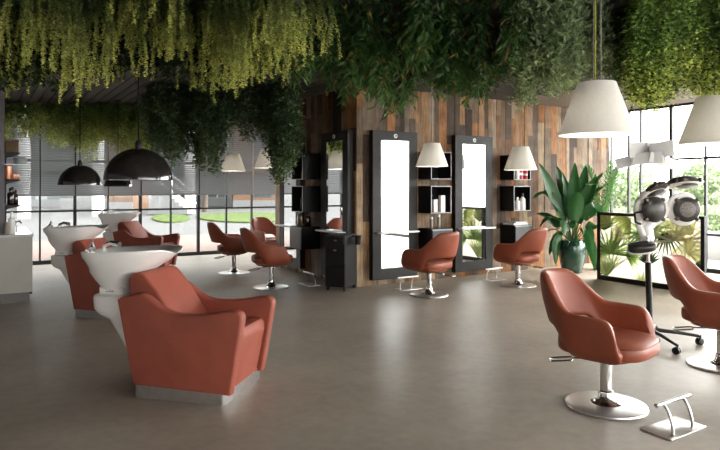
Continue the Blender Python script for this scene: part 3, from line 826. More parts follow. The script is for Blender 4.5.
head(c1 + Vector((0, -.06, 0)), .116, 0, R(12)); head(c2 + Vector((0, -.06, 0)), .112, 0, R(-6), True, .3)
head(u1 + Vector((0, -.03, .01)), .105, R(55) + PI, R(25) + 0, False, .4)
head(u2 + Vector((0, -.0, .0)), .135, R(78) + PI, R(-8), False, .42)
lo = hpx(641, 247, -.02)
pd = MB(); pd.loft(superq(.125, .07, .042, .6, .8, 0), mat=Matrix.Translation(lo) @ Matrix.Rotation(R(-8), 4, 'Y') @ Matrix.Rotation(R(20), 4, 'X'))
pd.build('lower_heating_head', M['head'], t)
pr = MB(); pr.loft(superq(.132, .075, .012, .6, .8, -.03), mat=Matrix.Translation(lo) @ Matrix.Rotation(R(-8), 4, 'Y') @ Matrix.Rotation(R(20), 4, 'X'))
pr.build('lower_rim', M['white'], t)
hn = MB(); hn.tube([c1 + Vector((-.10, -.03, -.02)), hpx(633, 213, -.03), hpx(634, 222, -.03), hpx(640, 224, -.01)], .011, 10); hn.build('handle', M['black'], t)

# ================================================================== LEAFY SCREEN
sx0 = 7.97; sy0, sy1, sh = onX(705.5, 7.97), onX(598, 7.97), 1.02
t = empty('print_screen', (sx0, (sy0 + sy1) / 2, 0), 0, 'low black framed screen printed with tropical leaves', 'screen')
hw = (sy1 - sy0) / 2
f_ = MB(); f_.box((-.025, -hw, 0), (.025, -hw + .05, sh)).box((-.025, hw - .05, 0), (.025, hw, sh)).box((-.025, -hw + .05, sh - .045), (.025, hw - .05, sh)).box((-.025, -hw + .05, .0), (.025, hw - .05, .07))
f_.build('frame', M['black'], t, smooth=False)
pn = MB().box((-.010, -hw + .05, .07), (.010, hw - .05, sh - .045)).build('panel', M['print_bg'], t, smooth=False)
def clip_poly(poly, u0, u1, v0, v1):
    for ax, lim, sg in ((0, u0, 1), (0, u1, -1), (1, v0, 1), (1, v1, -1)):
        out = []
        for i in range(len(poly)):
            a, b = poly[i - 1], poly[i]; ia, ib = sg * (a[ax] - lim) >= 0, sg * (b[ax] - lim) >= 0
            if ia != ib:
                k = (lim - a[ax]) / (b[ax] - a[ax]); out.append((a[0] + k * (b[0] - a[0]), a[1] + k * (b[1] - a[1])))
            if ib: out.append(b)
        poly = out
        if len(poly) < 3: return []
    return poly
pb_ = bmesh.new(); lay = pb_.verts.layers.float_color.new('leafcol'); rd = random.Random(21); lev = 0
GREENS = [(.34, .52, .16), (.20, .40, .11), (.60, .64, .34), (.07, .13, .06), (.72, .70, .48), (.12, .21, .08), (.50, .56, .22), (.04, .07, .045), (.66, .66, .40)]
def pleaf(x0, z0, an, L, w, cc):
    global lev
    n = 9; left, right = [], []
    for k in range(n + 1):
        q = k / n; ww = w * math.sin(PI * min(1, q ** .7)) ; bend = .15 * L * q * q
        cxx = x0 + math.cos(an) * L * q - math.sin(an) * bend * .3; czz = z0 + math.sin(an) * L * q - bend
        left.append((cxx - math.sin(an) * ww, czz + math.cos(an) * ww)); right.append((cxx + math.sin(an) * ww, czz - math.cos(an) * ww))
    poly = clip_poly(left + right[::-1][1:-1], -hw + .05, hw - .05, .07, sh - .045)
    if len(poly) < 3: return
    lev += 1; off_ = -.0105 - .000012 * lev
    vs = []
    for (yy, zz) in poly:
        v = pb_.verts.new((off_, yy, zz)); v[lay] = (*cc, 1); vs.append(v)
    try: pb_.faces.new(vs)
    except ValueError: pass
for g in range(26):
    x0, z0 = rd.uniform(-hw, hw), rd.uniform(-.1, 1.0); base = rd.uniform(0, 2 * PI) if g < 14 else rd.uniform(.5, 2.6)
    nl = rd.randint(9, 15); spread = rd.uniform(1.6, 3.4); LL = rd.uniform(.25, .55); wid = rd.uniform(.010, .022); cc = GREENS[rd.randrange(len(GREENS))]
    for k in range(nl):
        a = base + spread * (k / (nl - 1) - .5); cv = rd.uniform(.75, 1.25)
        pleaf(x0, z0, a, LL * rd.uniform(.8, 1.1), wid * rd.uniform(.7, 1.3), tuple(min(.8, c_ * cv) for c_ in cc))
me = bpy.data.meshes.new('leaf_print'); pb_.to_mesh(me); pb_.free(); me.materials.append(M['printcol'])
o = bpy.data.objects.new('leaf_print', me); col.objects.link(o); o.parent = pn

# ================================================================== POTTED PLANTS
def blade(verts, faces, cols, pts, width, base_c, nfold=.25, side=None, w0=.3):
    """a leaf blade along pts (list of Vector); five verts across, folded on the midrib"""
    n = len(pts); i0 = len(verts)
    for i, p in enumerate(pts):
        q = i / (n - 1)
        d = (pts[min(i + 1, n - 1)] - pts[max(i - 1, 0)]).normalized()
        s = d.cross(Vector((0, 0, 1)))
        if s.length < .05: s = Vector((1, 0, 0))
        s.normalize()
        if side is not None: s = (s * .4 + side).normalized(); s = (s - d * s.dot(d)).normalized()
        u = s.cross(d).normalized()
        w = width * (math.sin(PI * (q * .94 + .06) ** .8)) ** .75
        for k, kk in enumerate((-1, -.5, 0, .5, 1)):
            verts.append(p + s * w * kk + u * w * abs(kk) * nfold + u * .006 * math.sin(q * 30 + k) * (abs(kk) > .7))
            m_ = 1.35 if kk == 0 else (1.0 + .08 * math.sin(q * 40))
            cols.append((base_c[0] * m_, base_c[1] * m_, base_c[2] * m_, 1))
    for i in range(n - 1):
        for k in range(4):
            a = i0 + i * 5 + k; faces.append((a, a + 1, a + 6, a + 5))
def leaf_object(name, verts, faces, cols, mat, parent):
    me = bpy.data.meshes.new(name); me.from_pydata([tuple(v) for v in verts], [], faces)
    ca = me.color_attributes.new('leafcol', 'FLOAT_COLOR', 'POINT')
    ca.data.foreach_set('color', np.array(cols, dtype=np.float32).ravel())
    for p in me.polygons: p.use_smooth = True
    me.materials.append(mat); o = bpy.data.objects.new(name, me); col.objects.link(o)
    if parent: o.parent = parent
    return o
pp = fl(572, 272.5)
t = empty('potted_plant', pp, 0, 'large leafy green plant in a glossy green pot beside the timber wall', 'plant')
MB().lathe([(0, 0), (.145, 0), (.155, .01), (.19, .15), (.212, .30), (.216, .40), (.203, .49), (.185, .53), (.172, .53), (.18, .48), (.18, .46), (0, .46)], 48).build('pot', M['pot'], t)
MB().lathe([(0, .475), (.10, .472), (.182, .462)], 32).build('soil', M['soil'], t)
pd_ = 9.98
def plx(px, py, dd=0.0):
    v = at(px, pd_ + dd, 0) - Vector((pp.x, pp.y, 0)); return Vector((v.x, v.y, zat(py, pd_ + dd)))
LV = [((569, 240), (552, 215), (536, 214), .1, .07, .4), ((576, 240), (596, 214), (606, 232), .0, .07, .4), ((572, 238), (566, 190), (556, 166), .2, .08, .36), ((575, 238), (583, 196), (604, 172), .2, .075, .38), ((570, 240), (560, 222), (549, 256), -.1, .065, .4),
      ((572, 238), (556, 200), (539, 163), -.05, .085, .35), ((570, 238), (556, 178), (532, 199), -.1, .065, .45), ((570, 240), (556, 203), (540, 227), -.2, .07, .42),
      ((571, 238), (566, 205), (561, 170), .1, .075, .4), ((573, 238), (573, 205), (575, 162), .05, .075, .38), ((574, 238), (580, 205), (597, 176), .0, .08, .38),
      ((575, 238), (586, 190), (611, 184), .05, .07, .42), ((576, 239), (590, 195), (603, 214), -.15, .075, .42), ((575, 240), (588, 215), (592, 250), -.2, .07, .40),
      ((570, 240), (555, 225), (556, 266), -.2, .065, .40), ((572, 240), (568, 205), (564, 236), -.3, .085, .40), ((569, 240), (556, 222), (545, 234), .1, .055, .45),
      ((576, 240), (592, 225), (595, 272), -.05, .06, .42), ((573, 238), (580, 200), (586, 165), .15, .07, .40), ((574, 239), (577, 200), (577, 192), -.25, .09, .35), ((571, 239), (563, 205), (551, 185), .15, .07, .4)]
rd = random.Random(4)
for (b0, c0, t0, dd, wd, st) in LV:
    p0, p1, p2 = plx(*b0), plx(*c0, dd * .6), plx(*t0, dd)
    p0 = Vector((p0.x * .4, p0.y * .4, .47))
    pts = bez(p0, p1, p2, 22); k0 = int(22 * st * .8)
    g = rd.uniform(.75, 1.25); cc = (.018 * g, .085 * g, .018 * g)
    vs, fs, cs = [], [], []; blade(vs, fs, cs, pts[k0:], wd * 1.45, cc, side=Vector((RV[0], RV[1], 0)) if rd.random() < .75 else None)
    lf = leaf_object('leaf', vs, fs, cs, M['leafgloss'], t)
    st_ = MB().tube(pts[:k0 + 2], [.012 - .006 * i / (k0 + 2) for i in range(len(pts[:k0 + 2]))], 8)
    st_.build('leaf_stalk', principled('green_stalk', (.06, .14, .03), .4) if 'green_stalk' not in bpy.data.materials else bpy.data.materials['green_stalk'], lf)
# paler palm in the corner behind
pp2 = Vector((8.95, 6.55, 0))
t = empty('potted_palm', pp2, 0, 'pale green palm in the corner behind the glossy potted plant and the screen', 'plant')
MB().lathe([(0, 0), (.13, 0), (.16, .30), (.165, .34), (.15, .34), (.145, .30), (0, .30)], 32).build('pot', M['darkgrey'], t)
for k in range(15):
    an = k * 2.399; tilt = rd.uniform(.25, 1.05); Lf = rd.uniform(1.0, 1.45)
    hd_ = Vector((math.cos(an) * .8, math.sin(an) * (.35 if math.sin(an) > 0 else .8), 0))
    tip = Vector((0, 0, .4)) + hd_ * Lf * math.sin(tilt) * .62 + Vector((0, 0, Lf * math.cos(tilt) * 1.1))
    mid = Vector((0, 0, .4)) + hd_ * .1 + Vector((0, 0, Lf * .75))
    spine = bez(Vector((0, 0, .3)), mid, tip, 16)
    vs, fs, cs = [], [], []; g = rd.uniform(.8, 1.3); cc = (.13 * g, .26 * g, .09 * g)
    for i in range(6, 17):
        p = spine[i]; d = (spine[min(16, i + 1)] - spine[i - 1]).normalized(); s = d.cross(Vector((0, 0, 1))).normalized()
        for sg in (-1, 1):
            e_ = p + s * sg * .20 * math.sin(PI * (i - 4) / 14) + d * .16 - Vector((0, 0, .04)); blade(vs, fs, cs, bez(p, p + s * sg * .08 + d * .03, e_, 5), .014, cc)
    lf = leaf_object('frond', vs, fs, cs, M['leaf'], t)
    MB().tube(spine, .005, 6).build('frond_stem', bpy.data.materials['green_stalk'], lf)

# ================================================================== HANGING GREENERY
def leaves_to_object(name, P, D, L, W, C, mat):
    n = len(P)
    D = D / np.linalg.norm(D, axis=1, keepdims=True)
    rv = rng.normal(size=(n, 3)); S = np.cross(D, rv); S /= np.linalg.norm(S, axis=1, keepdims=True) + 1e-9
    N = np.cross(S, D)
    L = L[:, None]; W = W[:, None]
    m = P + D * L * .45
    v = np.stack([P, m + S * W + N * W * .3, P + D * L - N * W * .3, m - S * W + N * W * .3], axis=1).reshape(-1, 3).astype(np.float32)
    me = bpy.data.meshes.new(name); me.vertices.add(4 * n); me.vertices.foreach_set('co', v.ravel())
    me.loops.add(4 * n); me.loops.foreach_set('vertex_index', np.arange(4 * n, dtype=np.int32))
    me.polygons.add(n); me.polygons.foreach_set('loop_start', np.arange(0, 4 * n, 4, dtype=np.int32)); me.polygons.foreach_set('loop_total', np.full(n, 4, dtype=np.int32))
    me.update(calc_edges=True)
    ca = me.color_attributes.new('leafcol', 'FLOAT_COLOR', 'POINT')
    cc = np.concatenate([C, np.ones((n, 1))], axis=1); ca.data.foreach_set('color', np.repeat(cc, 4, axis=0).astype(np.float32).ravel())
    me.materials.append(mat)
    o = bpy.data.objects.new(name, me); col.objects.link(o); return o

def greenery(label, px0, px1, d0, d1, n, prof, style, jit=30, minlen=.15, clump=False):
    """prof: list of (px, y) giving the lower edge; strands fall from the ceiling"""
    xs_, ys_ = zip(*prof); Ps, Ds, Ls, Ws, Cs = [], [], [], [], []
    st = STY[style]
    nc = max(2, n // 9); cpx = rng.uniform(px0, px1, nc); cdd = rng.uniform(d0, d1, nc); cj = rng.random(nc) ** 1.2
    for q_ in range(n):
        if clump:
            k_ = q_ % nc; d = cdd[k_] + rng.normal() * .05; px = cpx[k_] + rng.normal() * 4.5 * 4.2 / d
            y = np.interp(px, xs_, ys_) - jit * min(1, cj[k_] * .8 + .35 * rng.random())
        else:
            px = rng.uniform(px0, px1); d = rng.uniform(d0, d1)
            y = np.interp(px, xs_, ys_) - jit * rng.random() ** 1.3
        zb = zat(y, d); r = ray(px); top = np.array([r[0] * d, r[1] * d, ZC])
        Ln = ZC - zb
        if Ln < minlen: Ln = minlen * rng.uniform(.8, 1.3)
        nn = max(4, int(Ln / st['step']))
        tt = np.linspace(0, 1, nn)
        az = rng.uniform(0, 2 * PI); sw = st['sway'] * rng.uniform(.3, 1)
        cx = np.cos(az) * sw * np.sin(tt * 1.6) + .015 * np.sin(tt * rng.uniform(4, 9) + rng.uniform(0, 6))
        cy = np.sin(az) * sw * np.sin(tt * 1.6) + .015 * np.sin(tt * rng.uniform(4, 9) + rng.uniform(0, 6))
        base = np.stack([top[0] + cx, top[1] + cy, top[2] - Ln * tt], axis=1)
        m = st['per']
        p = np.repeat(base, m, axis=0) + rng.normal(size=(nn * m, 3)) * st['fuzz']
        a2 = rng.uniform(0, 2 * PI, nn * m)
        dv = np.stack([np.cos(a2) * st['out'], np.sin(a2) * st['out'], np.full(nn * m, st['dz']) + rng.normal(size=nn * m) * .3], axis=1)
        q = np.repeat(tt, m); tipk = np.clip((q - (1 - st['tipf'])) / st['tipf'], 0, 1)[:, None]
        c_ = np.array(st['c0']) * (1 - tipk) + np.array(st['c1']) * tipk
        c_ = c_ * rng.uniform(.65, 1.35) * rng.uniform(.7, 1.3, size=(nn * m, 1))
        if 'alt' in st:
            mk = rng.random(nn * m) < st['altp']; c_[mk] = np.array(st['alt']) * rng.uniform(.7, 1.3, size=(mk.sum(), 1))
        Ps.append(p); Ds.append(dv); Cs.append(c_)
        Ls.append(st['L'] * rng.uniform(.7, 1.3, nn * m)); Ws.append(st['W'] * rng.uniform(.7, 1.3, nn * m))
    o = leaves_to_object('hanging_plant', np.concatenate(Ps), np.concatenate(Ds), np.concatenate(Ls), np.concatenate(Ws), np.clip(np.concatenate(Cs), 0, .9), M['leaf'])
    return tagged(o, label, 'hanging plant', 'hanging greenery')
STY = dict(
    sprig=dict(step=.010, per=5, L=.0150, W=.0042, out=.9, dz=-.3, fuzz=.002, sway=.13, tipf=.55, c0=(.07, .11, .028), c1=(.55, .58, .15)),
    shade_filler=dict(step=.05, per=4, L=.07, W=.012, out=.9, dz=-.6, fuzz=.03, sway=.08, tipf=.3, c0=(.016, .032, .010), c1=(.03, .055, .014)),  # near-black green stands in for the shade inside dense foliage
    bamboo=dict(step=.036, per=3, L=.085, W=.0088, out=.7, dz=-.7, fuzz=.02, sway=.12, tipf=.5, c0=(.035, .09, .022), c1=(.07, .16, .035), alt=(.22, .17, .04), altp=.10),
    rosemary=dict(step=.026, per=5, L=.046, W=.0085, out=.8, dz=.55, fuzz=.022, sway=.06, tipf=.3, c0=(.25, .34, .17), c1=(.36, .45, .22)),
    shade=dict(step=.026, per=4, L=.04, W=.008, out=.9, dz=-.2, fuzz=.025, sway=.07, tipf=.4, c0=(.08, .17, .05), c1=(.16, .26, .08)),
    fern=dict(step=.022, per=5, L=.028, W=.0085, out=1, dz=-.25, fuzz=.028, sway=.09, tipf=.5, c0=(.24, .38, .08), c1=(.60, .68, .15), alt=(.08, .15, .04), altp=.3),
    ivy=dict(step=.034, per=4, L=.045, W=.014, out=1, dz=-.35, fuzz=.03, sway=.07, tipf=.25, c0=(.075, .13, .05), c1=(.14, .21, .085)),
    bright=dict(step=.03, per=4, L=.055, W=.011, out=.8, dz=-.5, fuzz=.022, sway=.14, tipf=.6, c0=(.30, .42, .12), c1=(.66, .72, .22)),
)
profL = [(-60, 106), (0, 106), (40, 106), (70, 104), (78, 74), (88, 74), (92, 94), (106, 94), (116, 92), (124, 94), (165, 94), (185, 96), (205, 103), (240, 100), (262, 86), (285, 90), (300, 84), (330, 58)]
greenery('inner foliage coloured dark for shade above the yellow-tipped trailing plant, upper left', -60, 330, 4.3, 5.6, 420, [(a, b - 22) for a, b in profL], 'shade_filler', 25)
greenery('trailing plant with yellow-green tips hanging across the upper left', -50, 285, 3.5, 4.9, 560, profL, 'sprig', 80, clump=True)
greenery('single clump of yellow-tipped sprigs hanging at the middle of the left half', 225, 318, 3.4, 4.4, 170, [(225, 96), (262, 84), (290, 84), (318, 74)], 'sprig', 50, clump=True)
profB = [(260, 60), (300, 82), (330, 95), (345, 105), (370, 98), (385, 118), (398, 122), (412, 98), (430, 88), (455, 97), (470, 108), (480, 98), (490, 85), (505, 95), (520, 75)]
greenery('dark willow-leaved plant hanging in the top centre before the timber wall', 262, 522, 4.2, 6.3, 640, profB, 'bamboo', 55, clump=True)
greenery('inner foliage coloured dark for shade behind the willow-leaved plant, top centre', 255, 525, 5.0, 6.6, 330, [(a, b - 26) for a, b in profB], 'shade_filler', 20)
greenery('sage green needle-leaved plant hanging right of centre above the timber wall', 513, 592, 4.4, 5.6, 330, [(513, 92), (522, 112), (530, 113), (540, 98), (552, 103), (562, 100), (580, 88), (592, 76)], 'rosemary', 45, clump=True)
greenery('sage green needle-leaved plant hanging behind the foreground lamp cords', 588, 618, 4.6, 5.6, 130, [(588, 80), (600, 84), (618, 78)], 'rosemary', 26, clump=True)
greenery('dark green bushy plant hanging between the sage plant and the lime plant', 604, 668, 4.9, 6.0, 300, [(604, 80), (630, 92), (645, 106), (668, 98)], 'shade', 36, clump=True)
greenery('lime green feathery plant hanging at the upper right', 638, 684, 4.3, 5.6, 330, [(638, 112), (652, 110), (665, 106), (672, 90), (684, 84)], 'fern', 34, clump=True)
greenery('lime green feathery plant at the right edge above the cut-off lamp', 676, 760, 4.5, 5.6, 330, [(676, 82), (690, 98), (715, 104), (760, 104)], 'fern', 34, clump=True)
greenery('dense dark small-leaved curtain of greenery hanging in front of the far windows', 143, 290, 8.2, 9.7, 620, [(140, 160), (160, 165), (180, 175), (198, 186), (215, 172), (225, 152), (248, 148), (266, 146), (275, 176), (284, 186), (292, 178)], 'ivy', 62, clump=True)
greenery('short trailing strands drooping beside the half covered cream lamp', 266, 298, 8.0, 8.8, 46, [(264, 150), (275, 190), (285, 180), (298, 160)], 'ivy', 22)
greenery('bright green fringe hanging at the top of the far windows, far left', -12, 46, 10.2, 10.9, 120, [(-12, 140), (8, 150), (30, 152), (46, 140)], 'bright', 34, clump=True)
greenery('bright green fringe hanging at the far windows behind the second dome lamp', 44, 98, 10.3, 11.0, 200, [(44, 135), (60, 150), (80, 163), (98, 158)], 'bright', 36, clump=True)
greenery('green fringe hanging at the far windows behind the largest dome lamp', 96, 150, 10.3, 11.1, 200, [(96, 158), (120, 158), (150, 165)], 'bright', 36, clump=True)

# ================================================================== LEFT COUNTER AND SHELVES
cxr = onY(33, 8.4) - .005
t = empty('counter_unit', (cxr, 8.4, 0), 0, 'greige counter cabinet with pale polished top at the left edge', 'counter')
MB().box((-.95, .0, .12), (0, .30, .795), .003).build('body', M['cabinet'], t, smooth=False)
MB().box((-.95, .03, 0), (-.03, .29, .12)).build('plinth', M['plinthgrey'], t, smooth=False)
MB().box((-.95, -.015, .795), (.012, .33, .825), .004).box((-.20, .33, .795), (.012, 1.6, .825), .004).build('worktop', M['counter'], t, smooth=False)
MB().box((-.03, .30, .05), (.016, 1.5, .79)).build('side_panel', M['blackmat'], t, smooth=False)
def make_wshelf():
    t = empty('wall_bracket_shelf', (0, 0, 0), 0, '', 'shelf', 'black wall shelves')
    MB().box((-.01, -.03, -.006), (.165, .62, .008), .002).build('board', M['black'], t, smooth=False)
    for y0 in (.0, .52):
        b = MB(); mt = Matrix.Rotation(R(-90), 4, 'Z')
        poly = [(0, -.006), (.155, -.006), (.155, -.012), (.05, -.035), (0, -.065)]
        tt_ = bmesh.new(); a_ = [tt_.verts.new((p[0], y0, p[1])) for p in poly]; c_ = [tt_.verts.new((p[0], y0 + .02, p[1])) for p in poly]
        tt_.faces.new(a_); tt_.faces.new(c_[::-1])
        for k in range(5): tt_.faces.new((a_[k], c_[k], c_[(k + 1) % 5], a_[(k + 1) % 5]))
        bmesh.ops.recalc_face_normals(tt_, faces=tt_.faces); b._merge(tt_); b.build('bracket', M['black'], t, smooth=False)
    return t
ws = make_wshelf()
SY = 8.85; dS = 8.0
zs = [zat(205, dS), zat(180.5, dS), zat(154.5, dS)]
ws.location = (.265, SY, zs[0]); ws['label'] = 'lowest black wall shelf carrying dark bottles, left edge'
dup(ws, (.265, SY, zs[1]), 0, 'middle black wall shelf carrying copper cups, left edge')
dup(ws, (.265, SY, zs[2]), 0, 'top black wall shelf carrying a wicker box, left edge')
bottle('pump_bottle', (.33, SY + .06, zs[0] + .008), .040, .22, M['bottledark'], 'left dark bottle on the lowest wall shelf', 'bottle', 'dark bottles on the wall shelf')
bottle('pump_bottle', (.355, SY + .22, zs[0] + .008), .036, .23, M['bottledark'], 'middle dark bottle on the lowest wall shelf', 'bottle', 'dark bottles on the wall shelf')
bottle('pump_bottle', (.39, SY + .10, zs[0] + .008), .030, .19, M['bottledark'], 'right and shortest dark bottle on the lowest wall shelf', 'bottle', 'dark bottles on the wall shelf')
bx_ = empty('wicker_box', (.345, SY + .14, zs[2] + .008), 0, 'brown wicker box on the top wall shelf', 'box')
MB().box((-.075, -.12, 0), (.075, .12, .135), .012).build('basket', M['wicker'], bx_)
MB().box((-.08, -.125, .135), (.08, .125, .165), .010).build('lid', M['wicker'], bx_)
def cup(loc, r, h, mat, label, group='copper cups'):
    o = MB().lathe([(0, 0), (r * .85, 0), (r, h * .15), (r, h), (r - .004, h), (r - .004, h * .15), (0, .008)], 24).build('cup', mat); o.location = loc
    return tagged(o, label, 'cup', group)
cup((.30, SY + .05, zs[1] + .008), .045, .17, M['copper'], 'tall copper tumbler on the middle wall shelf')
cup((.365, SY + .06, zs[1] + .008), .036, .07, M['copper'], 'short copper cup in the middle of the middle wall shelf')
cup((.40, SY + .16, zs[1] + .008), .033, .07, M['copper'], 'short copper cup at the outer end of the middle wall shelf')
for k in range(4):
    o = MB().lathe([(0, 0), (.05, 0), (.08, .018), (.085, .026), (.080, .026), (.05, .006), (0, .006)], 32).build('glass_dish', M['glassware'])
    o.location = (.45 + .0 * k, SY + .34, zs[2] - .13 + .021 * k)
    tagged(o, ['lowest', 'second lowest', 'second highest', 'topmost'][k] + ' pale dish of the stack below the top wall shelf', 'dish', 'stacked pale dishes')
gs = MB().box((.262, SY + .2, zs[2] - .142), (.53, SY + .48, zs[2] - .130)).build('glass_shelf', M['glassware'], smooth=False); tagged(gs, 'thin pale shelf under the stack of dishes, left edge', 'shelf')
cd = 8.45 / ray(10)[1]
def con(px, py, z=.757): v = fl(px, py, z); return v
cup(at(7, 8.35 * 1 / ray(7)[1] + .12, .827), .035, .145, M['taupe'], 'taupe beaker on the left counter', 'counter items')
bottle('soap_dispenser', at(11.5, 8.5 / ray(11)[1], .827), .040, .27, M['whitemat'], 'white pump dispenser on the left counter', 'bottle', 'counter items', .35, M['white'])
tp_ = empty('counter_tap', at(15, 8.65 / ray(15)[1], .827), ROTC, 'small chrome tap on the left counter', 'tap')
MB().cyl((0, 0, 0), .025, 0, .10, 20).build('tap_body', M['chrome'], tp_)
MB().tube([(0, 0, .10), (.01, 0, .14), (.06, 0, .15), (.08, 0, .12)], .010, 10).build('spout', M['chrome'], tp_)

# ================================================================== OUTSIDE
def slab(name, lo, hi, mat): return struct(MB().box(lo, hi).build(name, mat, smooth=False))
slab('terrace_path', (-30, FARY + .15, -.2), (40, 18, -.03), M['paving'])
slab('street', (-60, 18, -.2), (60, 29, -.04), M['road'])
slab('ground_far', (-90, 29, -.2), (90, 130, -.05), M['road'])
slab('plaza_ground', (RX + .15, -60, -.2), (120, FARY + .15, -.03), M['plaza'])
slab('ground_near', (-60, -60, -.2), (RX + .15, YB - .3, -.03), M['plaza'])
slab('ground_side', (-60, YB - .3, -.2), (XL - .3, 18, -.03), M['plaza'])
def lawn(px0, px1, d0, d1, label):
    bm = bmesh.new(); pts = []
    for k in range(24):
        a = 2 * PI * k / 24; px = (px0 + px1) / 2 + (px1 - px0) / 2 * math.cos(a); d = (d0 + d1) / 2 + (d1 - d0) / 2 * math.sin(a)
        pts.append(at(px, d))
    lo_ = [bm.verts.new((p.x, p.y, -.05)) for p in pts]; hi_ = [bm.verts.new((p.x, p.y, .03)) for p in pts]
    bm.faces.new(hi_); bm.faces.new(lo_[::-1])
    for k in range(24): bm.faces.new((lo_[k], lo_[(k + 1) % 24], hi_[(k + 1) % 24], hi_[k]))
    bmesh.ops.recalc_face_normals(bm, faces=bm.faces)
    me = bpy.data.meshes.new('lawn'); bm.to_mesh(me); bm.free(); me.materials.append(M['grass']); o = bpy.data.objects.new('lawn', me); col.objects.link(o)
    return tagged(o, label, 'lawn', 'lawns across the street')
lawn(196, 300, 24, 33, 'wide green lawn across the street, seen beside the two side-wall chairs')
lawn(152, 190, 24, 31, 'small green lawn across the street, above the farthest backwash chair')
def building(px0, px1, d, h, depth, mat, label, roofmat=None):
    a, b = at(px0, d), at(px1, d); w = (b - a).length
    t = empty('building', (a + b) / 2, ROTC, label, 'building', 'buildings across the street')
    MB().box((-w / 2, 0, -.05), (w / 2, depth, h)).build('facade', mat, t, smooth=False)
    MB().box((-w / 2 - .2, -.25, h), (w / 2 + .2, depth, h + .4)).build('roof_edge', roofmat or M['midgrey'], t, smooth=False)
    MB().box((-w / 2, -.06, -.05), (w / 2, 0, .5)).build('footing', M['midgrey'], t, smooth=False)
    return t
building(-60, 60, 44, 14, 12, M['fac_white'], 'white glazed building across the street at the far left')
building(60, 107, 40, 13, 5, M['fac_pale'], 'pale grey building behind the second dome lamp')
building(108, 133, 36, 12, 3, M['brick'], 'brown brick building behind the farthest basin')
building(134, 160, 40, 13, 5, M['fac_glass'], 'teal glazed building behind the largest dome lamp')
building(160, 232, 46, 14, 12, M['fac_pale'], 'pale grey building with dark windows above the wide lawn')
building(233, 330, 41, 13, 12, M['fac_brown'], 'brown building with dark windows left of the timber wall')
# stair with white rails, columns
t = empty('outdoor_stair', at(170, 31), ROTC, 'outdoor stair with white sloping rails across the street', 'stair')
st_ = MB()
for k in range(9): st_.box((-1.1 + .22 * k, 0, 0), (-1.1 + .22 * k + .24, 1.4, 1.7 - .18 * k))
st_.build('steps', M['midgrey'], t, smooth=False)
for yy in (-.02, 1.4):
    MB().tube([(-1.1, yy, 2.6), (1.0, yy, .95)], .06, 8).tube([(-1.1, yy, 2.1), (1.0, yy, .5)], .05, 8).build('rail', M['white'], t)
for k, (px, d) in enumerate([(98, 30), (190, 33), (24, 28)]):
    o = MB().cyl((0, 0, 0), .28, -.05, 5.5, 24).build('column', M['white'], loc=at(px, d)); tagged(o, ['white round column across the street right of the second dome lamp', 'white round column across the street right of the stair', 'white round column across the street behind the left counter'][k], 'column', 'street columns')
# trees and hedge
def crown(name, center, rad, n, c0, L=.22, W=.07):
    u = rng.normal(size=(n, 3)); u /= np.linalg.norm(u, axis=1, keepdims=True)
    rr_ = rng.random(n) ** (1 / 2.2)
    lump = 1 + .22 * np.sin(u[:, 0] * 5 + center[0]) * np.cos(u[:, 2] * 6 + center[1])
    P_ = np.array(center) + u * (rr_ * lump)[:, None] * np.array(rad)
    D_ = u * .5 + rng.normal(size=(n, 3)) * .6
    C_ = np.array(c0) * rng.uniform(.6, 1.4, size=(n, 1))
    return leaves_to_object(name, P_, D_, L * rng.uniform(.7, 1.3, n), W * rng.uniform(.7, 1.3, n), np.clip(C_, 0, .9), M['leaf'])
def tree(px, d, h, rad, label, c0=(.14, .22, .07), trunk=.16):
    p = at(px, d); t = empty('street_tree', p, 0, label, 'tree', 'trees outside')
    MB().tube([(0, 0, -.05), (.05, .02, h * .5), (-.05, .05, h * .85)], [trunk, trunk * .8, trunk * .4], 10).build('trunk', M['bark'], t)
    cobj = crown('crown', (0, 0, h), rad, 1300, c0); cobj.parent = t
    return t
tree(625, 24, 1.3, (1.4, 1.4, 1.0), 'small pale tree outside the right window, behind the potted plant', (.30, .38, .22), .06)
tree(705, 23, 1.5, (1.1, 1.1, .9), 'pale tree outside the right window just right of the hair processor', (.30, .38, .22), .06)
tree(742, 27, 1.9, (1.3, 1.3, 1.2), 'pale tree outside at the right edge of the photo', (.30, .38, .22), .06)
tree(205, 35, 3.2, (1.8, 2.2, 2.0), 'tree across the street behind the wide lawn', (.08, .13, .05))
def hedge(px0, px1, d, h, label):
    a, b = at(px0, d), at(px1, d); mid = (a + b) / 2
    t = empty('hedge', mid, 0, label, 'hedge'); w = (b - a).length
    n = 3200; q = rng.random((n, 3)); dirv = np.array(((b - a) / w)[:2]); nor = np.array([-dirv[1], dirv[0]])
    P_ = np.zeros((n, 3)); s_ = (q[:, 0] - .5) * w; e_ = (q[:, 1] - .5) * .9
    P_[:, 0] = s_ * dirv[0] + e_ * nor[0]; P_[:, 1] = s_ * dirv[1] + e_ * nor[1]; P_[:, 2] = q[:, 2] * h * (1 + .12 * np.sin(s_ * 2.1))
    o = leaves_to_object('foliage', P_, rng.normal(size=(n, 3)), .14 * rng.uniform(.7, 1.3, n), .05 * rng.uniform(.7, 1.3, n), np.array((.28, .36, .2)) * rng.uniform(.6, 1.4, size=(n, 1)), M['leaf']); o.parent = t
    return t
hedge(612, 745, 17, .75, 'clipped hedge outside the right window')
pw = MB().box((-.25, -5, -.05), (.25, 5, .5), .02).build('planter_wall', M['plaza'], loc=(12.4, 7.0, 0)); tagged(pw, 'low pale planter wall outside the right window', 'wall')

# ================================================================== LIGHT, CAMERA
w = bpy.data.worlds.new('sky'); bpy.context.scene.world = w; w.use_nodes = True
nt = w.node_tree; bg = nt.nodes['Background']
bg.inputs['Color'].default_value = (1.0, .985, .96, 1); bg.inputs['Strength'].default_value = 1.0
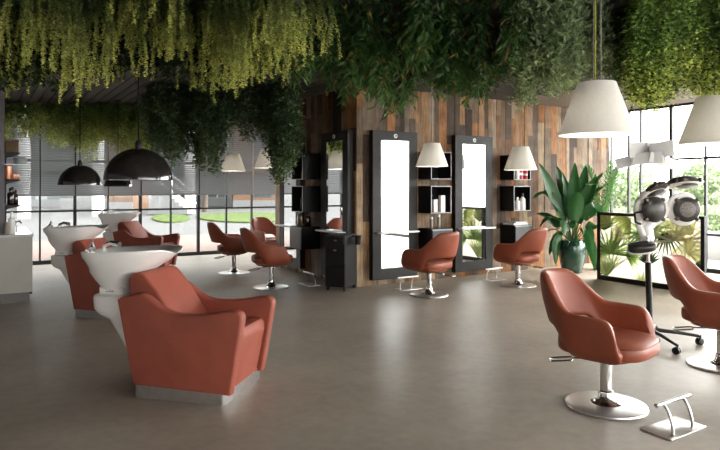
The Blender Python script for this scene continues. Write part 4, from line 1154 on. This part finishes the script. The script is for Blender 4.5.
# hazy bright sky, brightest towards the veiled sun on the right-hand side
tc = nt.nodes.new('ShaderNodeTexCoord'); dt = nt.nodes.new('ShaderNodeVectorMath'); dt.operation = 'DOT_PRODUCT'
dt.inputs[1].default_value = Vector((.88, -.16, .44)).normalized()
nt.links.new(tc.outputs['Generated'], dt.inputs[0])
mx_ = nt.nodes.new('ShaderNodeMath'); mx_.operation = 'MAXIMUM'; mx_.inputs[1].default_value = 0
nt.links.new(dt.outputs['Value'], mx_.inputs[0])
pw_ = nt.nodes.new('ShaderNodeMath'); pw_.operation = 'POWER'; pw_.inputs[1].default_value = 1.5; nt.links.new(mx_.outputs[0], pw_.inputs[0])
ma_ = nt.nodes.new('ShaderNodeMath'); ma_.operation = 'MULTIPLY_ADD'; ma_.inputs[1].default_value = 1.8; ma_.inputs[2].default_value = .58
nt.links.new(pw_.outputs[0], ma_.inputs[0]); nt.links.new(ma_.outputs[0], bg.inputs['Strength'])
sun = bpy.data.lights.new('sun', 'SUN'); sun.energy = .6; sun.angle = R(25); sun.color = (1, .95, .88)
so = bpy.data.objects.new('sun', sun); col.objects.link(so)
sd = Vector((-.80, .42, -.62)).normalized(); so.rotation_euler = sd.to_track_quat('-Z', 'Y').to_euler(); so.location = (20, -5, 15)

cam = bpy.data.cameras.new('camera'); cam.sensor_fit = 'HORIZONTAL'; cam.sensor_width = 36; cam.lens = F / 720 * 36
cam.shift_y = -(225 - HY) / 720; cam.clip_start = .05; cam.clip_end = 400
co = bpy.data.objects.new('camera', cam); col.objects.link(co); co.location = (0, 0, H); co.rotation_euler = (R(90), 0, ROTC)
sc = bpy.context.scene; sc.camera = co
sc.view_settings.view_transform = 'Standard'; sc.view_settings.look = 'None'; sc.view_settings.gamma = 1; sc.view_settings.use_curve_mapping = False
sc.view_settings.exposure = 3.3
sc.cycles.use_denoising = True; sc.cycles.max_bounces = 10; sc.cycles.diffuse_bounces = 5; sc.cycles.transparent_max_bounces = 24
sc.cycles.caustics_reflective = False; sc.cycles.caustics_refractive = False; sc.cycles.sample_clamp_indirect = 6
